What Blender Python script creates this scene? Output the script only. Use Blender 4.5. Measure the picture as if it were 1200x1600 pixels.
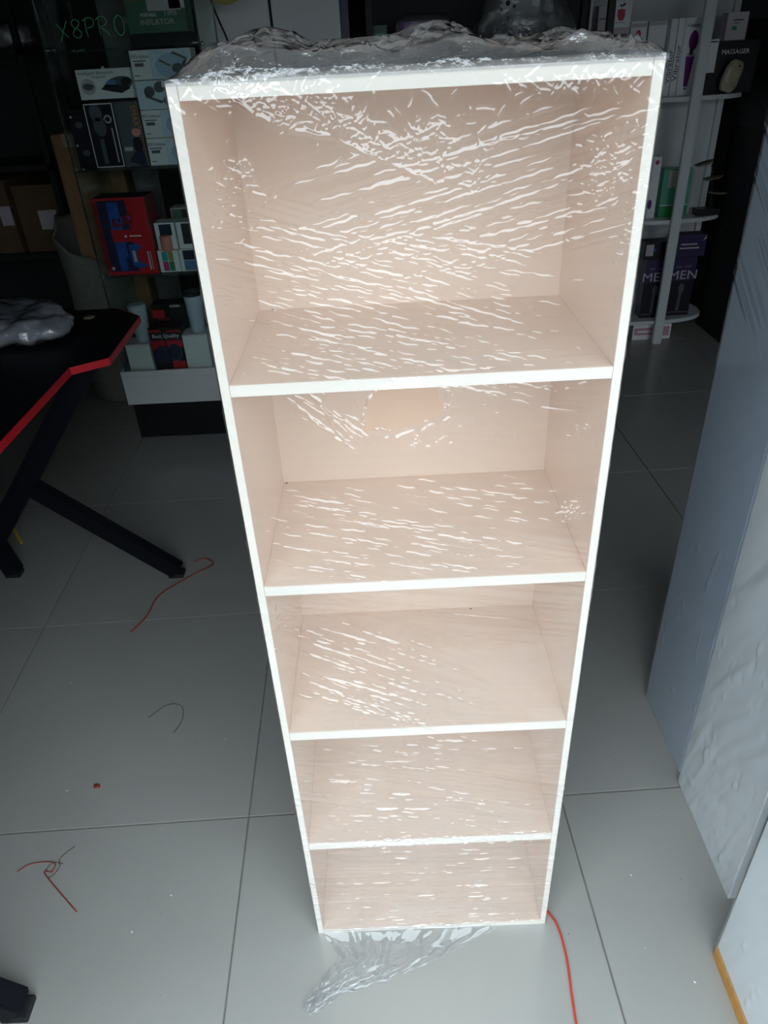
import bpy, bmesh, math, random
import numpy as np
from mathutils import Vector, Matrix

for o in list(bpy.data.objects): bpy.data.objects.remove(o)
scene = bpy.context.scene
C = scene.collection
random.seed(7)
rng = np.random.default_rng(11)

# ------------------------------------------------------------------ camera
F_PX = 1128.57
cam_d = bpy.data.cameras.new('camera')
cam = bpy.data.objects.new('camera', cam_d); C.objects.link(cam)
cam_d.sensor_fit = 'VERTICAL'; cam_d.sensor_height = 36.0
cam_d.lens = 36.0 * F_PX / 1600.0
cam_d.clip_start = 0.02
YAW, PITCH, ROLL = -0.0115, -0.5712, -0.0549
fwd = Vector((math.sin(YAW)*math.cos(PITCH), math.cos(YAW)*math.cos(PITCH), math.sin(PITCH)))
r0 = Vector((math.cos(YAW), -math.sin(YAW), 0)); u0 = r0.cross(fwd)
rt = r0*math.cos(ROLL) + u0*math.sin(ROLL); up = -r0*math.sin(ROLL) + u0*math.cos(ROLL)
m = Matrix((rt, up, -fwd)).transposed().to_4x4(); m.translation = (0.20515, -0.84265, 1.6384)
cam.matrix_world = m
scene.camera = cam

# ------------------------------------------------------------------ world and exposure
world = bpy.data.worlds.new('overcast_sky'); scene.world = world
world.use_nodes = True
wb = world.node_tree.nodes['Background']
# overcast sky, brighter overhead than at the horizon
wn, wl_ = world.node_tree.nodes, world.node_tree.links
w_tc = wn.new('ShaderNodeTexCoord'); w_sep = wn.new('ShaderNodeSeparateXYZ'); w_mr = wn.new('ShaderNodeMapRange')
wl_.new(w_tc.outputs['Generated'], w_sep.inputs[0]); wl_.new(w_sep.outputs['Z'], w_mr.inputs[0])
w_mr.inputs[1].default_value = 0; w_mr.inputs[2].default_value = 1; w_mr.inputs[3].default_value = 5.0; w_mr.inputs[4].default_value = 7.5
wb.inputs[0].default_value = (0.80, 0.925, 1.0, 1); wl_.new(w_mr.outputs[0], wb.inputs[1])
vs = scene.view_settings
vs.view_transform = 'Standard'; vs.look = 'None'; vs.gamma = 1.0; vs.use_curve_mapping = False
vs.exposure = -0.52

# ------------------------------------------------------------------ materials
M = {}
def srgb(r, g, b):
    f = lambda c: (c/255/12.92) if c/255 <= .04045 else ((c/255+.055)/1.055)**2.4
    return (f(r), f(g), f(b), 1)
def mat(name, col, rough=.5, metal=0, spec=.5, noise=0, nscale=20, bump=0, bscale=200, coat=0, stretch=None):
    """principled surface with a procedural colour variation and fine relief"""
    m = bpy.data.materials.new(name); m.use_nodes = True
    nt = m.node_tree; p = nt.nodes['Principled BSDF']
    p.inputs['Base Color'].default_value = col; p.inputs['Roughness'].default_value = rough
    p.inputs['Metallic'].default_value = metal; p.inputs['Specular IOR Level'].default_value = spec
    if coat: p.inputs['Coat Weight'].default_value = coat; p.inputs['Coat Roughness'].default_value = .08
    tc = nt.nodes.new('ShaderNodeTexCoord'); src = tc.outputs['Object']
    if stretch:
        mp = nt.nodes.new('ShaderNodeMapping'); nt.links.new(src, mp.inputs[0])
        mp.inputs['Scale'].default_value = stretch; src = mp.outputs[0]
    n = nt.nodes.new('ShaderNodeTexNoise'); nt.links.new(src, n.inputs['Vector'])
    n.inputs['Scale'].default_value = nscale; n.inputs['Detail'].default_value = 5
    mr = nt.nodes.new('ShaderNodeMapRange'); nt.links.new(n.outputs['Fac'], mr.inputs[0])
    mr.inputs[1].default_value = .3; mr.inputs[2].default_value = .7
    mr.inputs[3].default_value = 1-max(noise, .02); mr.inputs[4].default_value = 1+max(noise, .02)*.4
    mx = nt.nodes.new('ShaderNodeMix'); mx.data_type = 'RGBA'; mx.blend_type = 'MULTIPLY'
    mx.inputs[0].default_value = 1; mx.inputs[6].default_value = col
    nt.links.new(mr.outputs[0], mx.inputs[7]); nt.links.new(mx.outputs[2], p.inputs['Base Color'])
    if bump:
        n2 = nt.nodes.new('ShaderNodeTexNoise'); nt.links.new(src, n2.inputs['Vector'])
        n2.inputs['Scale'].default_value = bscale; n2.inputs['Detail'].default_value = 4
        b = nt.nodes.new('ShaderNodeBump'); b.inputs['Strength'].default_value = bump; b.inputs['Distance'].default_value = .002
        nt.links.new(n2.outputs['Fac'], b.inputs['Height']); nt.links.new(b.outputs[0], p.inputs['Normal'])
    M[name] = m
    return m
def film(name, tint=(.97, .975, .98, 1), gloss=1.8, haze=.05, rough=.06, bump=.0, bscale=(60, 60, 60), base=0.0, layers=None):
    """clear plastic film or glass: transmits straight through, mirrors by Fresnel, a little milky"""
    m = bpy.data.materials.new(name); m.use_nodes = True
    nt = m.node_tree; nt.nodes.clear(); N = nt.nodes.new; L = nt.links.new
    out = N('ShaderNodeOutputMaterial'); tr = N('ShaderNodeBsdfTransparent'); gl = N('ShaderNodeBsdfGlossy')
    df = N('ShaderNodeBsdfDiffuse'); tl = N('ShaderNodeBsdfTranslucent')
    tr.inputs[0].default_value = tint; gl.inputs['Roughness'].default_value = rough
    gl.inputs[0].default_value = (1, 1, 1, 1); df.inputs[0].default_value = (.92, .94, .96, 1); tl.inputs[0].default_value = (.9, .92, .95, 1)
    lw = N('ShaderNodeLayerWeight'); lw.inputs[0].default_value = .5
    pw = N('ShaderNodeMath'); pw.operation = 'POWER'; L(lw.outputs['Facing'], pw.inputs[0]); pw.inputs[1].default_value = 4.0
    fr = N('ShaderNodeMapRange'); L(pw.outputs[0], fr.inputs[0]); fr.inputs[3].default_value = .045; fr.inputs[4].default_value = .6
    mu = N('ShaderNodeMath'); mu.operation = 'MULTIPLY_ADD'; mu.use_clamp = True
    L(fr.outputs[0], mu.inputs[0]); mu.inputs[1].default_value = gloss; mu.inputs[2].default_value = base
    ml = N('ShaderNodeMixShader'); ml.inputs[0].default_value = .5; L(df.outputs[0], ml.inputs[1]); L(tl.outputs[0], ml.inputs[2])
    m1 = N('ShaderNodeMixShader'); L(tr.outputs[0], m1.inputs[1]); L(ml.outputs[0], m1.inputs[2])
    tc = N('ShaderNodeTexCoord'); nz = N('ShaderNodeTexNoise'); nz.inputs['Scale'].default_value = 9; nz.inputs['Detail'].default_value = 4
    L(tc.outputs['Object'], nz.inputs['Vector'])
    hm = N('ShaderNodeMapRange'); hm.inputs[1].default_value = .3; hm.inputs[2].default_value = .7
    hm.inputs[3].default_value = haze*.5; hm.inputs[4].default_value = haze*1.5
    L(nz.outputs['Fac'], hm.inputs[0])
    if layers:   # the film is wound more often around the lower half
        sp = N('ShaderNodeSeparateXYZ'); L(tc.outputs['Object'], sp.inputs[0])
        lr_ = N('ShaderNodeMapRange'); L(sp.outputs['Z'], lr_.inputs[0]); lr_.inputs[1].default_value = layers[0]; lr_.inputs[2].default_value = layers[1]
        lr_.inputs[3].default_value = layers[2]; lr_.inputs[4].default_value = 1; mm = N('ShaderNodeMath'); mm.operation = 'MULTIPLY'
        L(hm.outputs[0], mm.inputs[0]); L(lr_.outputs[0], mm.inputs[1])
        mp = N('ShaderNodeMapping'); mp.inputs['Rotation'].default_value = (0, math.radians(-17), 0); mp.inputs['Scale'].default_value = (3, 1, 75); L(tc.outputs['Object'], mp.inputs[0])
        n3_ = N('ShaderNodeTexNoise'); n3_.inputs['Scale'].default_value = 1; n3_.inputs['Detail'].default_value = 6; n3_.inputs['Roughness'].default_value = .7; L(mp.outputs[0], n3_.inputs['Vector'])
        pl = N('ShaderNodeMapRange'); L(n3_.outputs['Fac'], pl.inputs[0]); pl.inputs[1].default_value = .42; pl.inputs[2].default_value = .68; pl.inputs[3].default_value = .85; pl.inputs[4].default_value = 1.4
        m3_ = N('ShaderNodeMath'); m3_.operation = 'MULTIPLY'; L(mm.outputs[0], m3_.inputs[0]); L(pl.outputs[0], m3_.inputs[1]); L(m3_.outputs[0], m1.inputs[0])
    else: L(hm.outputs[0], m1.inputs[0])
    m2 = N('ShaderNodeMixShader'); L(mu.outputs[0], m2.inputs[0]); L(m1.outputs[0], m2.inputs[1]); L(gl.outputs[0], m2.inputs[2])
    if bump:
        mp = N('ShaderNodeMapping'); mp.inputs['Scale'].default_value = bscale; L(tc.outputs['Object'], mp.inputs[0])
        n2 = N('ShaderNodeTexNoise'); n2.inputs['Scale'].default_value = 1; n2.inputs['Detail'].default_value = 5; L(mp.outputs[0], n2.inputs['Vector'])
        b = N('ShaderNodeBump'); b.inputs['Strength'].default_value = bump; b.inputs['Distance'].default_value = .004
        L(n2.outputs['Fac'], b.inputs['Height']); L(b.outputs[0], gl.inputs['Normal'])
    L(m2.outputs[0], out.inputs[0]); M[name] = m
    return m

mat('peach_paint', (.85, .665, .535, 1), .42, noise=.03, nscale=6, bump=.05, bscale=120)
mat('edge_lit_cream', (.90, .82, .73, 1), .42, noise=.03, nscale=8)  # paint tone with the brightness of directly lit edges in the colour
mat('floor_tile', (.36, .352, .33, 1), .2, noise=.06, nscale=3, bump=.015, bscale=30)
mat('grout', (.21, .195, .17, 1), .8, noise=.2)
mat('dark_wall', (.05, .055, .06, 1), .7, noise=.2, nscale=2)
mat('ceiling_paint', (.10, .105, .11, 1), .8)
mat('pavement', (.13, .13, .125, 1), .8, noise=.2, nscale=3)
mat('facade', (.12, .125, .12, 1), .8, noise=.15, nscale=1)
mat('white_laminate', (.72, .74, .75, 1), .35, noise=.03)
mat('white_card', (.86, .87, .89, 1), .45, noise=.04)
mat('grey_card', (.55, .49, .52, 1), .5, noise=.05)
mat('pale_blue', (.42, .58, .78, 1), .4, noise=.1, nscale=12)
mat('sky_blue', (.66, .82, .93, 1), .4, noise=.15, nscale=14)
mat('mid_blue', (.12, .24, .44, 1), .4, noise=.1)
mat('ink', (.02, .022, .028, 1), .5)
mat('ink_grey', (.10, .11, .13, 1), .5)
mat('black', (.008, .009, .012, 1), .35, noise=.1)
mat('black_matte', (.012, .013, .016, 1), .6, noise=.1, bump=.05)
mat('black_plum', (.018, .014, .024, 1), .3, noise=.2, nscale=15)
mat('desk_black', (.004, .005, .009, 1), .5, spec=.22, noise=.1, bump=.08, bscale=400)
mat('red_edge', (.62, .012, .022, 1), .4, noise=.05)
mat('red_card', (.55, .02, .03, 1), .35, noise=.06)
mat('red_dark', (.22, .012, .02, 1), .4, noise=.08)
mat('navy', (.02, .025, .07, 1), .4, noise=.2)
mat('blue_print', (.03, .10, .42, 1), .4, noise=.2)
mat('orange', (.75, .26, .07, 1), .5)
mat('salmon', (.80, .32, .25, 1), .5, noise=.05)
mat('teal', (.02, .36, .42, 1), .5)
mat('mustard', (.42, .36, .10, 1), .5)
mat('magenta', (.50, .05, .22, 1), .5)
mat('green_print', (.03, .30, .10, 1), .5)
mat('green_marker', (.07, .55, .22, 1), .5)
mat('green_box', (.10, .42, .27, 1), .4, noise=.15)
mat('deep_green', (.07, .16, .11, 1), .5, noise=.15)
mat('cardboard', (.30, .17, .085, 1), .75, noise=.12, bump=.08, bscale=80)
mat('cardboard_dark', (.13, .08, .045, 1), .8, noise=.15, bump=.08, bscale=80)
mat('sackcloth', (.21, .22, .19, 1), .85, noise=.12, nscale=30, bump=.3, bscale=260)
mat('steel', (.62, .63, .64, 1), .25, metal=1)
mat('grey_sheet', (.84, .86, .87, 1), .45, noise=.06, nscale=4)
mat('deep_blue', (.012, .02, .075, 1), .4)
mat('purple', (.13, .03, .22, 1), .4, noise=.1)
mat('purple_bright', (.35, .05, .42, 1), .4, noise=.1)
mat('dark_purple', (.04, .025, .10, 1), .4, noise=.1)
mat('plum', (.16, .008, .15, 1), .4)
mat('crimson', (.60, .02, .07, 1), .45)
mat('pinkish', (.60, .30, .38, 1), .5)
mat('yellow', (.80, .55, .03, 1), .5)
mat('ochre_edge', (.52, .25, .055, 1), .6, noise=.2, nscale=60)
mat('beige_clear', (.45, .38, .28, 1), .25, noise=.3, nscale=40)
mat('leaf_olive', (.17, .16, .10, 1), .5, noise=.2)
mat('cup_blue', (.60, .72, .82, 1), .35, noise=.04)
mat('blue_grey_laminate', (.52, .62, .75, 1), .35, noise=.05, nscale=4)
mat('cool_white', (.84, .89, .92, 1), .4, noise=.03, nscale=5)
mat('side_shade_grey', (.09, .115, .11, 1), .5, noise=.05)  # shade on the white cabinets' fronts, put into the carcass colour
mat('rubber', (.01, .01, .012, 1), .7)
mat('red_wire', (.60, .04, .02, 1), .4)
mat('rust_string', (.30, .035, .02, 1), .7, noise=.2)
mat('brown_thread', (.10, .06, .05, 1), .8)
mat('crumb', (.75, .76, .76, 1), .7)
mat('dirt', (.05, .045, .04, 1), .8)
mat('camera_white', (.62, .64, .66, 1), .35)
film('wrap_film', gloss=2.6, haze=.06, rough=.12, layers=(.3, 1.0, 2.6))
film('loose_film', tint=(.92, .93, .95, 1), gloss=3.4, haze=.16, rough=.09, bump=1.0, bscale=(75, 75, 75))
film('tail_film', tint=(.96, .965, .97, 1), gloss=1.5, haze=.05, rough=.10)
film('cabinet_film', gloss=2.4, haze=.06, rough=.10)
film('bag_film', tint=(.85, .86, .88, 1), gloss=3, haze=.16, rough=.15, bump=1.0, bscale=(60, 60, 60))
film('bubble_film', tint=(.55, .56, .60, 1), gloss=2.5, haze=.45, rough=.2, bump=1.0, bscale=(55, 55, 55))
film('clear_glass', tint=(.93, .97, .955, 1), gloss=.45, haze=.002, rough=.02)
film('glass_edge', tint=(.08, .22, .20, 1), gloss=1.5, haze=.10, rough=.1)

# ------------------------------------------------------------------ helpers
def link(me, name, material, parent=None, smooth=False):
    if material is not None and not me.materials: me.materials.append(M[material] if isinstance(material, str) else material)
    if smooth and len(me.polygons): me.polygons.foreach_set('use_smooth', [True]*len(me.polygons))
    o = bpy.data.objects.new(name, me); C.objects.link(o)
    if parent: o.parent = parent
    return o
def thing(name, label, cat, loc=(0, 0, 0), rotz=0, group=None):
    o = bpy.data.objects.new(name, None); C.objects.link(o); o.empty_display_size = .05
    o.location = loc; o.rotation_euler = (0, 0, rotz); o['label'] = label; o['category'] = cat
    if group: o['group'] = group
    return o
def tag(o, label, cat, group=None):
    o['label'] = label; o['category'] = cat
    if group: o['group'] = group
    return o
def struct(o): o['kind'] = 'structure'; return o
def box(name, lo, hi, material, parent=None, bevel=.0, loc=None):
    """box given by two corners; with loc the corners are relative to it"""
    bm = bmesh.new()
    c = [(a+b)/2 for a, b in zip(lo, hi)]; s = [max(b-a, 1e-5) for a, b in zip(lo, hi)]
    bmesh.ops.create_cube(bm, size=1)
    for v in bm.verts: v.co = Vector((v.co.x*s[0]+c[0], v.co.y*s[1]+c[1], v.co.z*s[2]+c[2]))
    if bevel: bmesh.ops.bevel(bm, geom=list(bm.edges), offset=min(bevel, min(s)*.4), segments=2, affect='EDGES', profile=.6)
    me = bpy.data.meshes.new(name); bm.to_mesh(me); bm.free()
    o = link(me, name, material, parent)
    if loc: o.location = loc
    return o
def pydata(name, v, f, material, parent=None, smooth=False):
    me = bpy.data.meshes.new(name); me.from_pydata([tuple(map(float, p)) for p in v], [], f); me.update()
    return link(me, name, material, parent, smooth)
def bar(name, a, b, w, d, material, parent=None, side=(0, 1, 0), bevel=.004):
    """bar of w x d cross-section from a to b; d lies along side"""
    a, b = Vector(a), Vector(b); ax = (b-a).normalized(); s = Vector(side); s = (s-ax*s.dot(ax)).normalized(); n = ax.cross(s)
    bm = bmesh.new(); vs_ = []
    for p in (a, b):
        for i, j in ((-1, -1), (1, -1), (1, 1), (-1, 1)): vs_.append(bm.verts.new(p+n*i*w/2+s*j*d/2))
    for q in ((0, 1, 2, 3), (7, 6, 5, 4), (0, 4, 5, 1), (1, 5, 6, 2), (2, 6, 7, 3), (3, 7, 4, 0)): bm.faces.new([vs_[k] for k in q])
    bmesh.ops.recalc_face_normals(bm, faces=list(bm.faces))
    if bevel: bmesh.ops.bevel(bm, geom=list(bm.edges), offset=bevel, segments=2, affect='EDGES')
    me = bpy.data.meshes.new(name); bm.to_mesh(me); bm.free()
    return link(me, name, material, parent)
def tube(name, pts, r, material, parent=None, sides=8, sub=6):
    P = [Vector(p) for p in pts]; Q = []
    for i in range(len(P)-1):
        p0, p1, p2, p3 = P[max(i-1, 0)], P[i], P[i+1], P[min(i+2, len(P)-1)]
        for k in range(sub):
            t = k/sub
            Q.append(.5*((2*p1)+(p2-p0)*t+(2*p0-5*p1+4*p2-p3)*t*t+(3*p1-p0-3*p2+p3)*t**3))
    Q.append(P[-1]); v = []; f = []
    for i, q in enumerate(Q):
        d = (Q[min(i+1, len(Q)-1)]-Q[max(i-1, 0)]).normalized()
        s = d.cross(Vector((0, 0, 1)));  s = s.normalized() if s.length > 1e-4 else Vector((1, 0, 0)); n = s.cross(d)
        for k in range(sides): a = 2*math.pi*k/sides; v.append(q+s*r*math.cos(a)+n*r*math.sin(a))
    for i in range(len(Q)-1):
        for k in range(sides): a, b = i*sides+k, i*sides+(k+1) % sides; f.append((a, b, b+sides, a+sides))
    f.append(tuple(range(sides-1, -1, -1))); f.append(tuple(range(len(v)-sides, len(v))))
    return pydata(name, v, f, material, parent, True)
def lathe(name, prof, material, parent=None, n=32, sx=1, sy=1, smooth=True):
    v = []; f = []
    for r, z in prof:
        for k in range(n): a = 2*math.pi*k/n; v.append((r*math.cos(a)*sx, r*math.sin(a)*sy, z))
    for i in range(len(prof)-1):
        for k in range(n): a, b = i*n+k, i*n+(k+1) % n; f.append((a, b, b+n, a+n))
    f.append(tuple(range(n-1, -1, -1))); f.append(tuple(range(len(v)-n, len(v))))
    o = pydata(name, v, f, material, parent)
    if smooth:
        o.data.polygons.foreach_set('use_smooth', [len(p.vertices) == 4 for p in o.data.polygons])
    return o
def prism(name, pts, y0, y1, material, parent=None, plane='xz'):
    """outline in x,z extruded from y0 to y1 (or x,y extruded in z with plane 'xy')"""
    n = len(pts)
    if plane == 'xz': v = [(x, y0, z) for x, z in pts]+[(x, y1, z) for x, z in pts]
    else: v = [(x, y, y0) for x, y in pts]+[(x, y, y1) for x, y in pts]
    bm = bmesh.new(); B = [bm.verts.new(p) for p in v]
    bm.faces.new(B[:n]); bm.faces.new(B[n:][::-1])
    for i in range(n): j = (i+1) % n; bm.faces.new((B[i], B[j], B[n+j], B[n+i]))
    bmesh.ops.recalc_face_normals(bm, faces=list(bm.faces))
    me = bpy.data.meshes.new(name); bm.to_mesh(me); bm.free()
    return link(me, name, material, parent)
_txt = {}
def text_mesh(s, size):
    k = (s, round(size, 5))
    if k not in _txt:
        cu = bpy.data.curves.new('lettering', 'FONT'); cu.body = s; cu.size = size; cu.extrude = .0003; cu.align_x = 'CENTER'; cu.align_y = 'CENTER'
        cu.resolution_u = 2
        ob = bpy.data.objects.new('lettering', cu); C.objects.link(ob)
        dg = bpy.context.evaluated_depsgraph_get()
        me = bpy.data.meshes.new_from_object(ob.evaluated_get(dg)); bpy.data.objects.remove(ob)
        _txt[k] = me
    return _txt[k].copy()
def lettering(s, size, at, material, parent, rot=0, sx=1.0, name='lettering', side='front', shear=0):
    me = text_mesh(s, size)
    me.materials.clear()
    R = Matrix.Rotation(rot, 4, 'Z') @ Matrix.Diagonal((sx, 1, 1, 1))
    me.transform(R)
    if side == 'front': me.transform(Matrix.Rotation(math.pi/2, 4, 'X'))
    elif side == 'left': me.transform(Matrix.Rotation(-math.pi/2, 4, 'Z') @ Matrix.Rotation(math.pi/2, 4, 'X'))
    o = link(me, name, material, parent); o.location = at
    return o
def ell(cu, cv, ru, rv, n=20, a0=0, a1=2*math.pi, rot=0):
    out = []
    for k in range(n):
        a = a0+(a1-a0)*k/(n if abs(a1-a0-2*math.pi) < 1e-6 else n-1)
        x, z = ru*math.cos(a), rv*math.sin(a)
        out.append((cu+x*math.cos(rot)-z*math.sin(rot), cv+x*math.sin(rot)+z*math.cos(rot)))
    return out
def rect(u0, v0, u1, v1): return [(u0, v0), (u1, v0), (u1, v1), (u0, v1)]
def product_box(name, label, w, h, d, loc, material, decals=(), rotz=0, group=None, cat='box', bevel=.0015, lid=None):
    """carton standing at loc (middle of its front bottom edge); decals in metres on the front: x from the middle, z from the base"""
    t = thing(name, label, cat, loc, rotz, group)
    body = box('carton', (-w/2, 0, 0), (w/2, d, h), material, t, bevel)
    for k, dc in enumerate(decals):
        yy = -.0003*(1+dc[-1]) if isinstance(dc[-1], int) else -.0003
        if dc[0] == 'poly': prism('printed_patch', dc[1], yy, .0004, dc[2], body)
        elif dc[0] == 'text': lettering(dc[1], dc[2], (dc[3], yy-.0003, dc[4]), dc[5], body, dc[6] if len(dc) > 6 else 0, dc[7] if len(dc) > 7 else 1.0)
    return t

# ------------------------------------------------------------------ noise and film sheets
def streak_noise(nx, nz, dx, dz, theta, length, width, seed):
    """smooth random field stretched along theta (numpy FFT), unit variance"""
    r = np.random.default_rng(seed).standard_normal((nz, nx))
    fx = np.fft.fftfreq(nx, dx)[None, :]; fz = np.fft.fftfreq(nz, dz)[:, None]
    a = fx*math.cos(theta)+fz*math.sin(theta); b = -fx*math.sin(theta)+fz*math.cos(theta)
    g = np.exp(-2*math.pi**2*((a*length/2)**2+(b*width/2)**2))
    h = np.real(np.fft.ifft2(np.fft.fft2(r)*g)); return h/(h.std()+1e-12)
def sharpen(h): return np.sign(h)*np.abs(h)**1.5
def blob(X, Z, cx, cz, rx, rz, rot=0, p=1.0):
    c, s = math.cos(rot), math.sin(rot); u = ((X-cx)*c+(Z-cz)*s)/rx; w = (-(X-cx)*s+(Z-cz)*c)/rz
    return np.exp(-(u*u+w*w)**p)
def ridge(h, x0, z0, dx, dz, ax, az, bx, bz, w, a, seed=0):
    """add a crease from (ax,az) to (bx,bz), half width w, height a, with an uneven crest"""
    nz, nx = h.shape; pad = 3*w
    i0 = max(int((min(ax, bx)-pad-x0)/dx), 0); i1 = min(int((max(ax, bx)+pad-x0)/dx)+2, nx)
    j0 = max(int((min(az, bz)-pad-z0)/dz), 0); j1 = min(int((max(az, bz)+pad-z0)/dz)+2, nz)
    if i1 <= i0 or j1 <= j0: return
    X = x0+dx*np.arange(i0, i1)[None, :]; Z = z0+dz*np.arange(j0, j1)[:, None]
    ex, ez = bx-ax, bz-az; L = math.hypot(ex, ez)+1e-9; ex /= L; ez /= L
    t = ((X-ax)*ex+(Z-az)*ez)/L; d = -(X-ax)*ez+(Z-az)*ex
    r = random.Random(seed); ph = r.random()*6; bow = (r.random()-.5)*.04*L
    d = d+bow*4*t*(1-t)+.0006*np.sin(t*L*300+ph)
    tt = np.clip(t, 0, 1); env = np.where((t > 0) & (t < 1), (np.sin(math.pi*tt))**.6, 0)
    env = env*(.62+.38*np.sin(t*L*(50+120*r.random())+ph))
    h[j0:j1, i0:i1] += a*env*np.exp(-(d/w)**2)

def grid_mesh(name, V, material, parent=None, keep=None, smooth=True):
    """V: (nz,nx,3) array of points -> quad sheet"""
    nz, nx, _ = V.shape
    idx = np.arange(nz*nx).reshape(nz, nx)
    q = np.stack([idx[:-1, :-1], idx[:-1, 1:], idx[1:, 1:], idx[1:, :-1]], -1).reshape(-1, 4)
    if keep is not None: q = q[keep.reshape(-1)]
    me = bpy.data.meshes.new(name)
    me.vertices.add(nz*nx); me.vertices.foreach_set('co', V.reshape(-1).astype(np.float32))
    me.loops.add(q.size); me.loops.foreach_set('vertex_index', q.reshape(-1).astype(np.int32))
    me.polygons.add(len(q)); me.polygons.foreach_set('loop_start', np.arange(0, q.size, 4, dtype=np.int32))
    me.polygons.foreach_set('use_smooth', np.ones(len(q), dtype=bool))
    me.update(calc_edges=True)
    if keep is not None:
        bm = bmesh.new(); bm.from_mesh(me)
        bmesh.ops.delete(bm, geom=[v for v in bm.verts if not v.link_faces], context='VERTS'); bm.to_mesh(me); bm.free()
    return link(me, name, material, parent)

# ================================================================== the setting
TP = .80; TO = (-.196, .297); TR = .028
floor = struct(box('floor', (-3.4, -1.0, -.06), (3.0, 4.4, -.0035), 'grout'))
bm = bmesh.new(); bmesh.ops.create_cube(bm, size=1)
for v in bm.verts: v.co = Vector((v.co.x*(TP-.0035), v.co.y*(TP-.0035), v.co.z*.012-.006))
bmesh.ops.bevel(bm, geom=[e for e in bm.edges if all(v.co.z > -.001 for v in e.verts)], offset=.0012, segments=2, affect='EDGES')
tile_me = bpy.data.meshes.new('tile'); bm.to_mesh(tile_me); bm.free(); tile_me.materials.append(M['floor_tile'])
for i in range(-5, 5):
    for j in range(-2, 6):
        lx, ly = (i+.5)*TP, (j+.5)*TP
        x = TO[0]+lx*math.cos(TR)-ly*math.sin(TR); y = TO[1]+lx*math.sin(TR)+ly*math.cos(TR)
        if -3.8 < x < 3.2 and -1.35 < y < 4.6:
            o = bpy.data.objects.new('tile', tile_me); C.objects.link(o); o.parent = floor; o.location = (x, y, 0); o.rotation_euler.z = TR
struct(box('wall_back', (-3.4, 4.2, 0), (3.0, 4.35, 3.0), 'dark_wall'))
struct(box('wall_left', (-3.4, -1.0, 0), (-3.25, 4.2, 3.0), 'dark_wall'))
struct(box('wall_right', (2.85, -1.0, 0), (3.0, 4.2, 3.0), 'dark_wall'))
struct(box('ceiling', (-3.4, -.72, 2.95), (3.0, 4.35, 3.05), 'ceiling_paint'))
struct(box('wall_front', (-3.4, -.72, 2.18), (3.0, -.60, 2.95), 'dark_wall'))
struct(box('light_blocking_pier', (-3.4, -.72, 0), (-.55, -.60, 2.18), 'dark_wall'))  # unseen pier added to darken the left floor and background
struct(box('wall_front_end', (2.45, -.72, 0), (3.0, -.60, 2.18), 'dark_wall'))
struct(box('ground_outside', (-14, -16, -.16), (14, -1.0, -.07), 'pavement'))
struct(box('facade_opposite', (-22, -13, -.1), (22, -12.4, 2.4), 'facade'))  # unseen; height set to limit low light from the sky

# ================================================================== the bookcase
W, H, D, S = .5, 1.618, .315, .0117
bc = thing('bookcase', 'tall peach-cream open bookcase with five shelves, wrapped in clear stretch film', 'bookcase', (0, 0, 0))
bv = .0012
box('side_panel', (0, 0, 0), (S, D, H), 'peach_paint', bc, bv)
box('side_panel', (W-S, 0, 0), (W, D, H), 'peach_paint', bc, bv)
box('top_panel', (S, 0, 1.6016), (W-S, D-.004, H), 'peach_paint', bc, bv)
box('bottom_panel', (S, 0, 0), (W-S, D-.004, .0147), 'peach_paint', bc, bv)
for b, a in ((1.2784, 1.2948), (.9578, .9760), (.6358, .6556), (.3137, .3345)):
    box('shelf', (S, 0, b), (W-S, D-.008, a-.0005), 'peach_paint', bc, bv)
box('back_panel', (S, D-.008, .0147), (W-S, D-.002, 1.6016), 'peach_paint', bc)
for lo_, hi_ in (((0, 0), (S, H)), ((W-S, 0), (W, H)), ((S, 1.6016), (W-S, H)), ((S, 0), (W-S, .0147)), ((S, 1.2784), (W-S, 1.2943)), ((S, .9578), (W-S, .9755)), ((S, .6358), (W-S, .6551)), ((S, .3137), (W-S, .3340))):  # added strips, paler than the panels so the front edges look lit
    box('edge_light_strip', (lo_[0]+.0004, -.0007, lo_[1]+.0004), (hi_[0]-.0004, .0005, hi_[1]-.0004), 'edge_lit_cream', bc)['label'] = 'added front edge strip, pale cream to look directly lit'
# nail heads in the rear corners
for x, z in ((.033, 1.2951), (.017, .9762), (.36, .6558)):
    o = lathe('nail_head', [(.0002, 0), (.002, 0), (.002, .0008), (.0002, .001)], 'ink_grey', bc, 8); o.location = (x, D-.014, z)

# stretch film across the front, with creases, crumples and one torn hole
dx = .00092; x0, z0 = -.0035, .002
nx = int(.507/dx)+1; nz = int(1.620/dx)+1
X = (x0+dx*np.arange(nx))[None, :].repeat(nz, 0); Z = (z0+dx*np.arange(nz))[:, None].repeat(nx, 1)
h = np.zeros((nz, nx)); deg = math.radians
def add_streaks(mask, theta, length, width, amp, seed, sharp=True):
    global h
    n = streak_noise(nx, nz, dx, dx, deg(theta), length, width, seed)
    if sharp: n = sharpen(n)
    h += mask*n*amp
# broad slack between the frame members
add_streaks(np.ones_like(h), -12, .30, .05, .0004, 1, False)
# upper bay: fan rising to the right, fan falling from the left, level pleats above the first shelf
add_streaks(blob(X, Z, .36, 1.50, .20, .075, p=1.5), 14, .16, .008, .00012, 2)
add_streaks(blob(X, Z, .36, 1.50, .20, .075, p=1.5), 12, .11, .0028, .00010, 3)
add_streaks(blob(X, Z, .20, 1.44, .22, .060, p=1.5), -18, .10, .0027, .00010, 4)
add_streaks(blob(X, Z, .22, 1.38, .25, .050, p=1.5), -13, .10, .0027, .00010, 5)
add_streaks(blob(X, Z, .28, 1.325, .20, .035, p=1.5), 1, .10, .0027, .00017, 6)
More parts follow.
